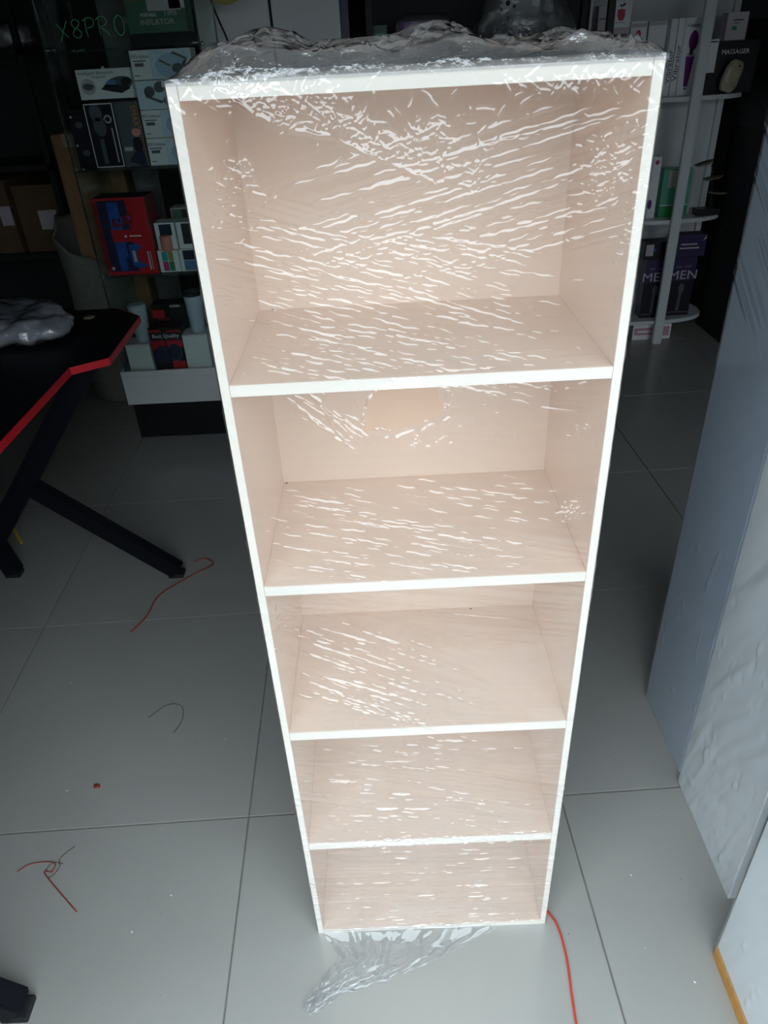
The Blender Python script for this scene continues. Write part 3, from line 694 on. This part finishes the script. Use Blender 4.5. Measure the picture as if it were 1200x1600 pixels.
# lower glass shelf: console carton, small cartons, pink tin
rb = [('poly', rect(-.098, .015, .030, .318), 'navy', 0), ('poly', [(-.118, .02), (-.100, .02), (-.100, .31), (-.118, .31)], 'red_dark', 1), ('poly', rect(-.055, .018, -.005, .31), 'blue_print', 1), ('poly', rect(-.020, .018, .030, .075), 'navy', 2),
      ('poly', [(-.045, .205), (.045, .225), (.045, .262), (-.045, .240)], 'red_dark', 2), ('poly', ell(-.012, .236, .016, .017), 'blue_print', 3), ('poly', ell(-.012, .236, .007, .008), 'navy', 4), ('poly', ell(.034, .245, .007, .01), 'purple_bright', 3),
      ('poly', rect(-.060, .145, .110, .195), 'red_card', 3), ('poly', rect(-.060, .193, .110, .196), 'crimson', 4), ('poly', rect(-.060, .144, .110, .147), 'crimson', 4), ('poly', rect(.02, .166, .072, .171), 'white_card', 4), ('poly', ell(.002, .168, .005, .005), 'white_card', 4),
      ('poly', rect(-.042, .06, -.025, .143), 'blue_print', 3),
      ('poly', [(.005, .13), (.045, .135), (.062, .125), (.058, .115), (.040, .105), (.036, .070), (.050, .05), (.072, .045), (.068, .032), (.035, .028), (.008, .040), (.002, .075)], 'blue_print', 3), ('poly', rect(.016, .055, .030, .105), 'grey_card', 4),
      ('poly', rect(.082, .02, .090, .10), 'grey_card', 1), ('poly', rect(.096, .02, .099, .10), 'grey_card', 1), ('poly', ell(-.088, .03, .007, .008), 'grey_card', 3)]
rc = product_box('console_carton', 'bright red game console carton with blue controller picture on the glass shelf', .235, .328, .13, (-.922, YB-.01, .8125), 'red_card', [d if len(d) > 3 else d for d in rb], rotz=deg(-3))
box('carton_top', (-.117, .001, .327), (.117, .129, .3288), 'navy', rc)
box('carton_side', (.1172, .001, .001), (.1182, .129, .327), 'red_dark', rc)
sw = [('poly', rect(-.03, .05, -.004, .09), 'teal'), ('poly', rect(-.002, .05, .022, .09), 'mustard'), ('poly', rect(-.03, .006, -.004, .048), 'magenta'), ('poly', rect(-.002, .006, .022, .048), 'green_print')]
product_box('swatch_carton', 'small white carton with four coloured squares beside the red console carton', .094, .096, .12, (-.752, YB, .8125), 'white_card', sw)
product_box('speaker_carton', 'small white carton with blue-grey picture beside the swatch carton', .092, .096, .12, (-.655, YB, .8125), 'white_card', [('poly', rect(-.030, .05, .040, .092), 'navy'), ('poly', rect(-.030, .004, .040, .048), 'mid_blue')])
product_box('tin_carton', 'small white carton with dark blue print on top of the swatch carton', .090, .114, .10, (-.750, YB+.020, .909), 'white_card', [('poly', rect(-.025, .06, .03, .108), 'navy')])
product_box('night_carton', 'small white carton with black picture on top of the blue-grey picture carton', .088, .114, .10, (-.652, YB+.015, .909), 'white_card', [('poly', rect(-.022, .02, .04, .108), 'ink')])
pt = thing('pink_tin', 'salmon pink round tin standing on the swatch carton', 'tin', (-.755, YB-.002+.038, .909)); pt.location = (-.745, YB+.0, .909)
pt.location = (-.7475, YB-.006, .9085)
lathe('tin_body', [(.022, 0), (.025, .002), (.025, .056), (.023, .06)], 'salmon', pt); lathe('tin_lid', [(.0255, .056), (.0255, .063), (.023, .066)], 'salmon', pt)
product_box('rear_carton', 'dark green and white carton behind the small white cartons', .16, .25, .10, (-.66, YB+.14, .8125), 'grey_card', [('poly', rect(-.075, .19, -.03, .245), 'deep_green'), ('poly', rect(-.03, .19, .07, .245), 'ink')])
# base of the showcase
ZB = .3355
product_box('mug_carton', 'plain white carton under the white tumbler beside the desk corner', .118, .142, .12, (-.990, YB, ZB), 'white_card', [dz(-.05, .135, .05, .138, 'grey_card')])
product_box('mug_carton', 'plain white carton under the tumbler with dark lid', .122, .178, .12, (-.704, YB, ZB), 'white_card', [dz(-.05, .170, .05, .173, 'grey_card')])
def tumbler(label, loc, lid):
    t = thing('tumbler', label, 'tumbler', loc)
    lathe('cup_body', [(.030, 0), (.034, .003), (.043, .155), (.044, .172), (.040, .176)], 'cup_blue', t)
    if lid:
        lathe('lid', [(.046, .172), (.047, .178), (.046, .188), (.040, .193), (.036, .190)], 'ink', t); lathe('lid_rim', [(.030, .190), (.036, .1905), (.036, .194), (.030, .195)], 'ink_grey', t)
    else: lathe('lid', [(.042, .172), (.043, .176), (.036, .180)], 'cup_blue', t)
    return t
tumbler('pale blue-white tumbler without dark lid on a white carton in the showcase', (-.970, YB+.062, ZB+.1425), False)
tumbler('pale blue-white tumbler with black lid on a white carton in the showcase', (-.694, YB+.066, ZB+.1785), True)
bq = [('poly', rect(-.075, .155, -.02, .210), 'red_card'), ('poly', rect(.01, .185, .076, .205), 'red_card'), ('poly', rect(-.03, .13, .06, .152), 'red_dark'), ('poly', rect(-.078, .158, .078, .198), 'ink', 1), ('text', 'Best Quality', .026, .0, .178, 'white_card', 0, 1.0, 2),
      ('poly', rect(-.075, .11, -.012, .155), 'red_card', 1), ('poly', rect(.0, .12, .074, .155), 'red_card', 1), ('poly', ell(-.03, .085, .04, .045), 'navy', 2), ('poly', ell(.03, .095, .035, .045), 'mid_blue', 1), ('poly', ell(.03, .095, .032, .042), 'navy', 2), ('poly', rect(.008, .004, .074, .050), 'red_card', 3), ('poly', ell(-.03, .006, .016, .006), 'grey_card', 3)]
product_box('headphone_carton', 'black and red carton lettered Best Quality at the showcase front', .156, .218, .10, (-.843, YB, ZB), 'black', bq)
product_box('headphone_carton', 'taller black and red carton right behind the Best Quality carton', .165, .300, .10, (-.835, YB+.105, ZB), 'black', [('poly', rect(-.08, .235, -.02, .275), 'red_card'), ('poly', rect(-.06, .222, .0, .234), 'red_dark'), ('poly', rect(.01, .285, .06, .295), 'grey_card')])
product_box('rear_box', 'black carton behind the tumbler with dark lid', .16, .34, .10, (-.60, YB+.21, ZB), 'black_matte', [('poly', rect(-.06, .30, .0, .32), 'grey_card')])

# ================================================================== sack, cartons and rack on the left, deep in the shop
sk = thing('tall_sack', 'grey-green sack slumped around a brown carton beside the showcase', 'sack', (-1.235, 3.17, 0))
nn = 64; prof = [(.20, .0), (.235, .03), (.24, .25), (.225, .5), (.22, .7), (.235, .86), (.245, .90), (.235, .88)]
vv_ = []; ff = []
for i, (r, z) in enumerate(prof):
    for k in range(nn):
        a = 2*math.pi*k/nn; c, s = math.cos(a), math.sin(a)
        q = (abs(c)**3+abs(s)**3)**(-1/3)
        rr_ = r*q*(1+.05*mnoise.noise(Vector((c*2, s*2, z*4)))+.02*math.sin(a*9+z*8))
        zz = z + (.12*(c*-.6-.0)-.10*(-s if s < 0 else 0)+.05*mnoise.noise(Vector((c*2, s*2, 9))))*(1 if z > .65 else 0)*(z/.9)
        vv_.append((rr_*c, rr_*s*.85, max(zz, 0)))
for i in range(len(prof)-1):
    for k in range(nn): a, b = i*nn+k, i*nn+(k+1) % nn; ff.append((a, b, b+nn, a+nn))
ff.append(tuple(range(nn-1, -1, -1)))
pydata('sack_cloth', vv_, ff, 'sackcloth', sk, True)
ct = thing('brown_carton', 'tall brown carton with shiny taped top standing in the grey-green sack', 'carton', (-1.160, 3.12, .02), deg(0))
box('carton', (-.155, -.12, 0), (.155, .13, 1.345), 'cardboard', ct, .015)
box('tape', (-.10, -.1215, 1.29), (.12, .131, 1.3465), 'beige_clear', ct, .001)
for k, (lbl, lo, hi, lb) in enumerate((('dark brown carton with white label on the left rack, beside the sack', (-1.77, 3.435, .752), (-1.535, 3.80, 1.10), (-1.66, -1.56, .87, .97)),
                                       ('dark brown carton with white label at the far end of the left rack', (-2.12, 3.435, .752), (-1.80, 3.80, 1.13), (-1.87, -1.80, .90, 1.0)))):
    t = thing('stock_carton', lbl, 'carton', ((lo[0]+hi[0])/2, lo[1], lo[2]))
    w2 = (hi[0]-lo[0])/2
    box('carton', (-w2, 0, 0), (w2, hi[1]-lo[1], hi[2]-lo[2]), 'cardboard_dark', t, .004)
    cxm = (lo[0]+hi[0])/2
    box('paper_label', (max(lb[0]-cxm, -w2+.01), -.0008, lb[2]-lo[2]), (min(lb[1]-cxm, w2-.005), .0005, lb[3]-lo[2]), 'grey_card', t)
    box('box_flap', (-w2, -.004, hi[2]-lo[2]-.03), (w2, .0, hi[2]-lo[2]), 'cardboard_dark', t, .001)
lr = thing('steel_rack', 'black steel stock rack carrying brown cartons deep in the shop', 'rack', (-1.90, 3.64, 0))
for zz in (.30, .75, 1.20, 1.72): box('rack_shelf', (-.75, -.24, zz-.03), (.40, .24, zz), 'black_matte', lr, .002)
for xx in (-.75, .37):
    for yy in (-.24, .21): box('upright', (xx, yy, 0), (xx+.03, yy+.03, 2.1), 'black_matte', lr, .002)
wp = thing('silver_bag', 'small crumpled clear plastic bag high up on the stock rack', 'bag', (-1.64, 3.56, 1.721))
lump('bag_body', (.15, .10, .055), 'bubble_film', wp, 9, 26, .18)
# ================================================================== grey sheet, black cable, counter goods in the middle
gs = thing('grey_locker', 'plain grey steel locker with dark blue edge behind the bookcase', 'locker', (-.16, 3.1, 0))
box('locker_body', (-.40, 0, 0), (.245, .42, 2.1), 'grey_sheet', gs, .004)
box('blue_edge', (.245, -.004, 0), (.285, .42, 2.1), 'deep_blue', gs, .003)
box('locker_seam', (-.005, -.001, .05), (-.002, .001, 2.08), 'ink_grey', gs) if False else None
cb = tag(tube('hanging_cable', [(-.224, 3.085, 2.0), (-.224, 3.085, 1.83), (-.222, 3.088, 1.6), (-.215, 3.088, 1.2), (-.20, 3.085, .8)], .0055, 'rubber'), 'black cable hanging down in front of the grey locker', 'cable')
cb2 = tag(tube('thin_cable', [(-.52, 3.09, 2.0), (-.475, 3.09, 1.82), (-.43, 3.09, 1.69), (-.40, 3.09, 1.55), (-.39, 3.09, 1.2)], .004, 'rubber'), 'thin black cable slanting down beside the glass showcase', 'cable')
ys = thing('yellow_sign', 'round olive-yellow hanging card beside the glass showcase', 'card', (-.37, 2.80, 1.83))
o = lathe('card', [(.002, 0), (.098, 0), (.10, .001), (.098, .002), (.002, .002)], 'mustard', ys, 40); o.rotation_euler = (math.pi/2, 0, 0); o.location = (0, 0, .085)
prism('card_stripe', ell(0, .085, .096, .096, 14, -1.05, .6), -.003, -.0015, 'yellow', ys)
bar('card_cord', (0, 0, .18), (0, 0, 1.12), .002, .002, 'ink_grey', ys, (0, 1, 0), 0)
sr = thing('black_rack', 'black open display rack behind the bookcase top', 'rack', (.75, 3.15, 0))
for zz in (.45, 1.05, 1.60): box('rack_shelf', (-.55, -.25, zz-.03), (.52, .25, zz), 'black_matte', sr, .003)
for xx in (-.55, .49):
    for yy in (-.25, .22): box('upright', (xx, yy, 0), (xx+.03, yy+.03, 2.3), 'black_matte', sr, .002)
box('rack_back', (-.55, .25, 0), (.52, .262, 2.3), 'black_matte', sr)
pb = product_box('purple_carton', 'purple carton with yellow triangle mark wrapped in plastic on the black rack', .215, .125, .16, (.452, 2.935, 1.601), 'purple', [('poly', [(-.045, .045), (-.012, .045), (-.022, .115)], 'yellow'), ('poly', rect(-.09, .09, -.06, .12), 'purple_bright'), ('poly', rect(.01, .06, .10, .12), 'purple_bright')])
bg = lump('plastic_cover', (.128, .098, .082), 'bag_film', pb, 21, 20, .06, 4, .5); bg.location = (0, .075, -.001)
product_box('green_pack', 'small grey-green plastic pack on the black rack beside the purple carton', .075, .12, .08, (.255, 3.02, 1.601), 'deep_green', [dz(-.03, .03, .03, .09, 'green_box')])
cm = thing('camera_pack', 'white round-bodied security camera in a clear bag on the black rack', 'camera', (.865, 3.0, 1.601))
cyl = lathe('camera_body', [(.030, -.07), (.040, -.066), (.040, .055), (.046, .058), (.046, .085), (.040, .09)], 'camera_white', cm, 28); cyl.rotation_euler = (0, math.pi/2, 0); cyl.location = (0, 0, .165)
for yy, zz, r in ((-.016, .178, .010), (.012, .182, .008), (-.006, .150, .008)):
    k = lathe('lens', [(.001, 0), (r, 0), (r, .004), (.001, .005)], 'ink', cm, 16); k.rotation_euler = (0, -math.pi/2, 0); k.location = (-.070, yy, zz)
k = lathe('lens', [(.001, 0), (.010, 0), (.010, .004), (.001, .005)], 'ink', cm, 16); k.rotation_euler = (math.pi/2, 0, 0); k.location = (-.048, -.0375, .172)
k = lathe('lens', [(.001, 0), (.007, 0), (.007, .004), (.001, .005)], 'ink', cm, 16); k.rotation_euler = (math.pi/2, 0, 0); k.location = (-.020, -.0385, .160)
lathe('camera_stand', [(.04, 0), (.04, .01), (.012, .02), (.010, .13)], 'camera_white', cm, 20)
# clear tent-like bag round the camera
nb, na = 40, 72; vv_ = []; ff = []
for i in range(nb):
    s = i/(nb-1); zz = .003+.36*s; r = .235*(1-s)**.75+.03
    for k in range(na):
        a = 2*math.pi*k/na; c, sn = math.cos(a), math.sin(a)
        e = 1+.10*mnoise.noise(Vector((c*3, sn*3, s*5)))+.05*mnoise.noise(Vector((c*9, sn*9, s*12)))
        vv_.append((r*c*e+.035, r*sn*.36*e+.02, zz))
for i in range(nb-1):
    for k in range(na): a, b = i*na+k, i*na+(k+1) % na; ff.append((a, b, b+na, a+na))
pydata('clear_bag', vv_, ff, 'bag_film', cm, True)['label'] = 'clear crinkled plastic bag'
rd = product_box('red_pack', 'small dark red pack on the black rack beside the bagged camera', .08, .055, .05, (1.19, 2.93, 1.601), 'red_dark', [dz(-.05, .01, .05, .03, 'red_card')])

# ================================================================== white round-front rack on the right
wr = thing('corner_shelf', 'white bow-fronted shelf unit with front post and back board', 'shelf', (1.78, 3.60, 0))
box('back_board', (-.40, .26, .06), (.41, .275, 2.1), 'white_laminate', wr, .002)
box('side_strip', (-.415, .10, .06), (-.40, .275, 2.1), 'white_laminate', wr, .002); box('side_strip', (.395, .235, .06), (.428, .26, 2.1), 'white_laminate', wr, .002)
def bow(z):
    pts = [(-.415, .26), (-.415, .12)]
    for k in range(25):
        a = math.pi-math.pi*k/24; c, s = math.cos(a), math.sin(a)
        pts.append((.02+.43*math.copysign(abs(c)**.75, c), .12-.20*s**.8 if s > 0 else .12))
    pts += [(.45, .20), (.43, .26)]
    o = prism('bow_shelf', pts, z-.022, z, 'white_laminate', wr, 'xy')
    return o
for z in (.140, .728, 1.345, 1.93): bow(z)
bar('front_post', (.134, -.095, .0), (.134, -.095, 2.1), .055, .03, 'white_laminate', wr, (0, 1, 0), .004)
bar('shelf_bracket', (-.03, .25, 1.79), (-.03, .10, 1.905), .02, .03, 'white_laminate', wr, (1, 0, 0), .002)
ZT, ZM, ZL = 1.3455, .7285, .1405
YR = 3.64
product_box('emblem_carton', 'white carton printed with a red jar emblem, raised on another carton', .104, .117, .09, (1.512, YR, ZT+.320), 'white_card', [('poly', [(-.020, .080), (.018, .080), (.019, .05), (.012, .032), (-.010, .032), (-.020, .05)], 'crimson'), ('poly', rect(-.0015, .08, .002, .092), 'ink'), ('poly', ell(.009, .099, .010, .006, rot=.6), 'red_dark', 1), ('poly', ell(-.006, .096, .006, .005), 'ink', 1), dz(-.03, .022, .02, .024, 'ink_grey')])
product_box('stand_carton', 'tall plain carton carrying the red jar emblem carton', .104, .319, .10, (1.512, YR, ZT), 'grey_card', [dz(-.04, .285, .04, .293, 'ink_grey')])
product_box('amber_carton', 'narrow grey carton with orange mark left of the jar emblem carton', .055, .42, .08, (1.43, YR+.03, ZT), 'grey_card', [('poly', ell(.0, .285, .018, .016), 'orange'), dz(-.02, .36, .02, .366, 'ink_grey')])
product_box('ring_carton', 'white carton with small red ring logo on the bow-fronted shelf', .086, .345, .09, (1.612, YR, ZT), 'white_card', [('poly', ell(.0, .285, .013, .022), 'crimson'), ('poly', ell(.0, .285, .004, .006), 'white_card', 1), dz(-.042, .318, .042, .335, 'grey_card')])
product_box('plain_carton', 'plain white carton beside the ring logo carton', .095, .340, .10, (1.712, YR, ZT), 'white_card', [dz(-.046, .322, .046, .338, 'grey_card')])
product_box('teal_carton', 'small carton with dark teal corner in front of the plain white carton', .05, .18, .05, (1.742, YR-.055, ZT), 'white_card', [dz(.0, .13, .024, .18, 'teal')])
wd = [('poly', rect(-.012, .305, .03, .32), 'grey_card'), ('text', 'Vibrator', .022, .0, .314, 'purple', 0, 1.0, 1), ('poly', ell(.008, .247, .024, .045), 'plum'), ('poly', rect(-.006, .185, .014, .212), 'plum'), ('poly', ell(.003, .186, .022, .012), 'grey_card'), ('poly', [(-.020, .178), (.024, .178), (.010, .042), (-.012, .042)], 'plum'), ('poly', ell(-.001, .034, .010, .009), 'grey_card'), ('poly', ell(-.001, .032, .004, .005), 'ink', 1)]
product_box('wand_carton', 'white carton with tall plum wand massager picture behind the front post', .090, .348, .07, (1.884, YR-.04, ZT), 'white_card', wd)
product_box('lettered_carton', 'slim white carton with vertical purple lettering next to the wand carton', .034, .348, .07, (1.820, YR-.04, ZT), 'white_card', [('text', 'Vibrator', .038, .0, .150, 'purple', math.pi/2, 1.25)])
product_box('lettered_carton', 'slim white carton with vertical purple lettering squeezed beside its twin', .034, .346, .07, (1.783, YR-.038, ZT), 'white_card', [('text', 'Vibrator', .036, .0, .135, 'purple', math.pi/2, 1.25)])
product_box('massager_carton', 'black carton lettered MASSAGER at the end of the bow-fronted shelf', .215, .238, .10, (2.138, YR-.035, ZT), 'black', [('text', 'MASSAGER', .030, -.015, .188, 'white_card', 0, 1.0), ('poly', ell(-.012, .105, .014, .022), 'ink_grey'), ('poly', ell(-.012, .105, .007, .013), 'black', 1), ('poly', ell(-.007, .132, .006, .006), 'ink_grey', 1)])
product_box('green_mark_carton', 'white carton with green square mark standing on the black massager carton', .108, .122, .07, (2.112, YR-.02, ZT+.2385), 'grey_card', [dz(-.024, .044, .001, .062, 'green_print'), dz(-.02, .085, .030, .092, 'ink_grey'), dz(-.02, .074, .01, .078, 'ink_grey')])
product_box('pale_carton', 'small pale carton beside the black massager carton behind the post', .052, .150, .05, (2.000, YR-.04, ZT+.099), 'white_card', [dz(-.02, .135, .02, .142, 'ink_grey')])
product_box('black_riser', 'small black carton under the pale carton', .072, .0985, .06, (1.992, YR-.04, ZT), 'black')
po = thing('clear_pouch', 'clear beige bulging pouch in front of the black massager carton', 'pouch', (2.080, YR-.085, ZT+.010))
o = lump('pouch_body', (.045, .024, .078), 'beige_clear', po, 31, 16, .06); o.rotation_euler = (0, deg(18), 0)
k = lathe('snap', [(.001, 0), (.006, 0), (.006, .004), (.001, .006)], 'steel', po, 12); k.rotation_euler = (math.pi/2, 0, 0); k.location = (.045, -.022, .115)
# middle shelf
product_box('slim_carton', 'slim upright white carton with pink dot on the middle shelf', .048, .325, .06, (1.795, YR-.04, ZM), 'white_card', [('poly', ell(.0, .295, .012, .012), 'magenta'), ('poly', ell(-.012, .075, .012, .026), 'plum')])
gb = product_box('green_carton', 'pale green carton with darker green base band on the middle shelf', .165, .255, .10, (1.925, YR-.035, ZM), 'green_box', [('poly', rect(-.05, .16, .03, .25), 'grey_card'), ('poly', rect(-.08, .062, .08, .068), 'cup_blue'), ('poly', rect(-.082, .0, .082, .06), 'green_print'), ('poly', rect(-.04, .08, .06, .15), 'green_box', 1)])
product_box('end_carton', 'pale carton next to the green carton on the middle shelf', .045, .23, .04, (2.034, YR+.055, ZM), 'grey_card')
ls = thing('leaf_stand', 'small black display stand with three olive leaf-shaped trays', 'stand', (2.135, YR-.02, ZM))
box('stand_base', (-.070, -.03, 0), (.06, .05, .035), 'black', ls, .003); bar('stand_stem', (.035, .04, .03), (.0, .045, .27), .012, .012, 'black', ls)
for (cx2, zz, rx, tl) in ((.035, .105, .060, .1), (.0, .185, .060, -.15), (-.065, .265, .055, -.25)):
    o = lathe('leaf_tray', [(.001, 0), (rx*.7, .004), (rx, .014), (rx*.97, .017), (rx*.6, .010), (.001, .006)], 'leaf_olive', ls, 24, 1, .5); o.location = (cx2, .0, zz); o.rotation_euler = (0, tl, 0)
    bar('tray_arm', (cx2*.2, .045, zz), (cx2, .0, zz+.003), .006, .006, 'black', ls)
# bottom shelf
for k, (xx, lbl) in enumerate(((1.885, 'dark purple carton lettered MEN beside the front post, against a black carton'), (2.052, 'dark purple carton lettered MEN at the rounded end of the bottom shelf'))):
    product_box('men_carton', lbl, .145, .355, .09, (xx, YR-.055+.02*k, ZL), 'black_plum', [('poly', rect(-.070, .215, .070, .352), 'dark_purple'), ('text', 'MEN', .075, .0, .246, 'grey_card', 0, 1.15), ('poly', rect(-.05, .292, -.012, .305), 'ink_grey', 1), ('poly', rect(.0, .292, .045, .305), 'ink_grey', 1), ('poly', [(-.012, .03), (.006, .03), (.008, .13), (.020, .16), (.016, .19), (-.004, .2), (-.016, .17), (-.008, .14)], 'ink_grey', 1), ('poly', rect(-.065, .018, .065, .024), 'ink_grey', 1)], group='purple cartons on the bottom shelf')
product_box('purple_slab', 'flat purple carton lying on the lettered purple cartons', .175, .125, .10, (2.070, YR-.035, ZL+.3555), 'dark_purple', [dz(-.06, .068, .035, .076, 'grey_card'), dz(-.065, .046, .05, .054, 'grey_card'), ('poly', [(.065, .09), (.083, .1), (.083, .12)], 'grey_card')])
product_box('black_slab', 'flat black carton with white square label lying on a purple carton', .15, .100, .10, (1.862, YR-.055, ZL+.3555), 'black', [('poly', rect(-.065, .02, -.020, .085), 'grey_card'), ('poly', rect(-.018, .045, -.004, .062), 'blue_print')])
product_box('floor_carton', 'flat white and pink carton on the floor under the bottom bow-fronted shelf', .24, .095, .12, (1.905, YR-.06, 0.001), 'white_card', [('poly', rect(-.11, .03, .05, .075), 'pinkish'), ('poly', rect(-.09, .045, .03, .058), 'white_card', 1), ('poly', rect(.065, .02, .11, .08), 'pinkish'), ('poly', ell(.045, .052, .008, .012), 'magenta', 2)])
# dark stock against the right wall
for k, (x_, y_, z_, w2, h2, lbl) in enumerate(((2.50, 3.45, 0, .42, .62, 'black stock carton on the floor beside the bow-fronted shelf'), (2.50, 3.48, .622, .40, .55, 'black stock carton in the middle of the dark stack'), (2.48, 3.46, 1.174, .40, .50, 'black stock carton topping the dark stack by the wall'))):
    product_box('stock_carton', lbl, w2, h2, .4, (x_, y_, z_), 'black_matte', [('poly', rect(-w2/2+.02, h2*.4, -w2/2+.06, h2*.48), 'ink_grey')], group=None)

# ================================================================== scraps on the floor
tag(tube('red_wire', [(.500, .050, .003), (.512, .022, .003), (.526, -.011, .003), (.530, -.077, .003), (.524, -.15, .003), (.521, -.22, .003), (.53, -.30, .003)], .0023, 'red_wire'), 'thin red wire curving over the floor from the bookcase foot', 'wire')
tag(tube('rust_string', [(-.701, 1.025, .002), (-.667, 1.109, .002), (-.65, 1.22, .002), (-.550, 1.335, .002), (-.487, 1.393, .002), (-.527, 1.434, .002), (-.565, 1.412, .002)], .0026, 'rust_string'), 'rust-red string bent on the floor beside the desk foot', 'string')
tag(tube('thread_loop', [(-.543, .641, .001), (-.496, .688, .001), (-.452, .68, .001), (-.439, .628, .001), (-.453, .581, .001)], .0009, 'brown_thread', sides=6), 'thin dark thread bent in a hook on the floor', 'thread')
tag(tube('thread_loop', [(-.33, 1.72, .001), (-.40, 1.85, .001), (-.39, 2.0, .001), (-.33, 2.12, .001)], .0012, 'brown_thread', sides=6), 'faint thread arc on the dark floor before the showcase plinth', 'thread')
tag(tube('red_thread', [(-.741, .175, .001), (-.714, .194, .001), (-.659, .194, .002), (-.655, .170, .002), (-.67, .165, .002), (-.561, .07, .0015)], .0014, 'rust_string', sides=6), 'frayed red-brown thread with a straight end on the floor', 'thread')
tag(tube('thread_knot', [(-.622, .235, .001), (-.648, .205, .001), (-.64, .18, .003), (-.655, .155, .002), (-.672, .17, .001), (-.66, .192, .003), (-.635, .19, .001)], .0008, 'brown_thread', sides=6), 'fine curled thread tangled with the frayed red thread', 'thread')
o = tag(lump('dry_leaf', (.009, .006, .0025), 'rust_string', None, 3, 12, .3, 3), 'small rust-brown scrap lying alone on the floor', 'scrap'); o.location = (-.622, .409, 0)
# dust and crumbs
vv_ = []; ff = []
def speck(x, y, r):
    k = len(vv_); a = random.random()*6
    for i in range(4): vv_.append((x+r*math.cos(a+i*1.57)*random.uniform(.6, 1.2), y+r*math.sin(a+i*1.57)*random.uniform(.6, 1.2), .0003))
    vv_.append((x, y, r*.7+.0003)); ff.extend([(k+i, k+(i+1) % 4, k+4) for i in range(4)])
for _ in range(80):
    x_, y_ = random.uniform(-1.0, .9), random.uniform(-.25, 1.0)
    if not (-.04 < x_ < .54 and -.2 < y_ < .35) and not (x_ < -.5 and y_ < 0): speck(x_, y_, random.uniform(.0006, .0016))
d_ = pydata('floor_dirt', vv_, ff, 'dirt'); d_['kind'] = 'stuff'; tag(d_, 'dark specks of dirt scattered over the grey tiles', 'dirt')
vv_ = []; ff = []
for x, y in ((-.62, .72), (-.30, .55), (-.95, .55), (-.70, .40), (-.83, .80), (.70, -.06), (.78, -.13), (.72, .10), (-.35, .10), (-.42, .02)): speck(x, y, random.uniform(.0015, .003))
d_ = pydata('white_crumbs', vv_, ff, 'crumb'); d_['kind'] = 'stuff'; tag(d_, 'tiny white foam crumbs scattered over the floor', 'crumbs')
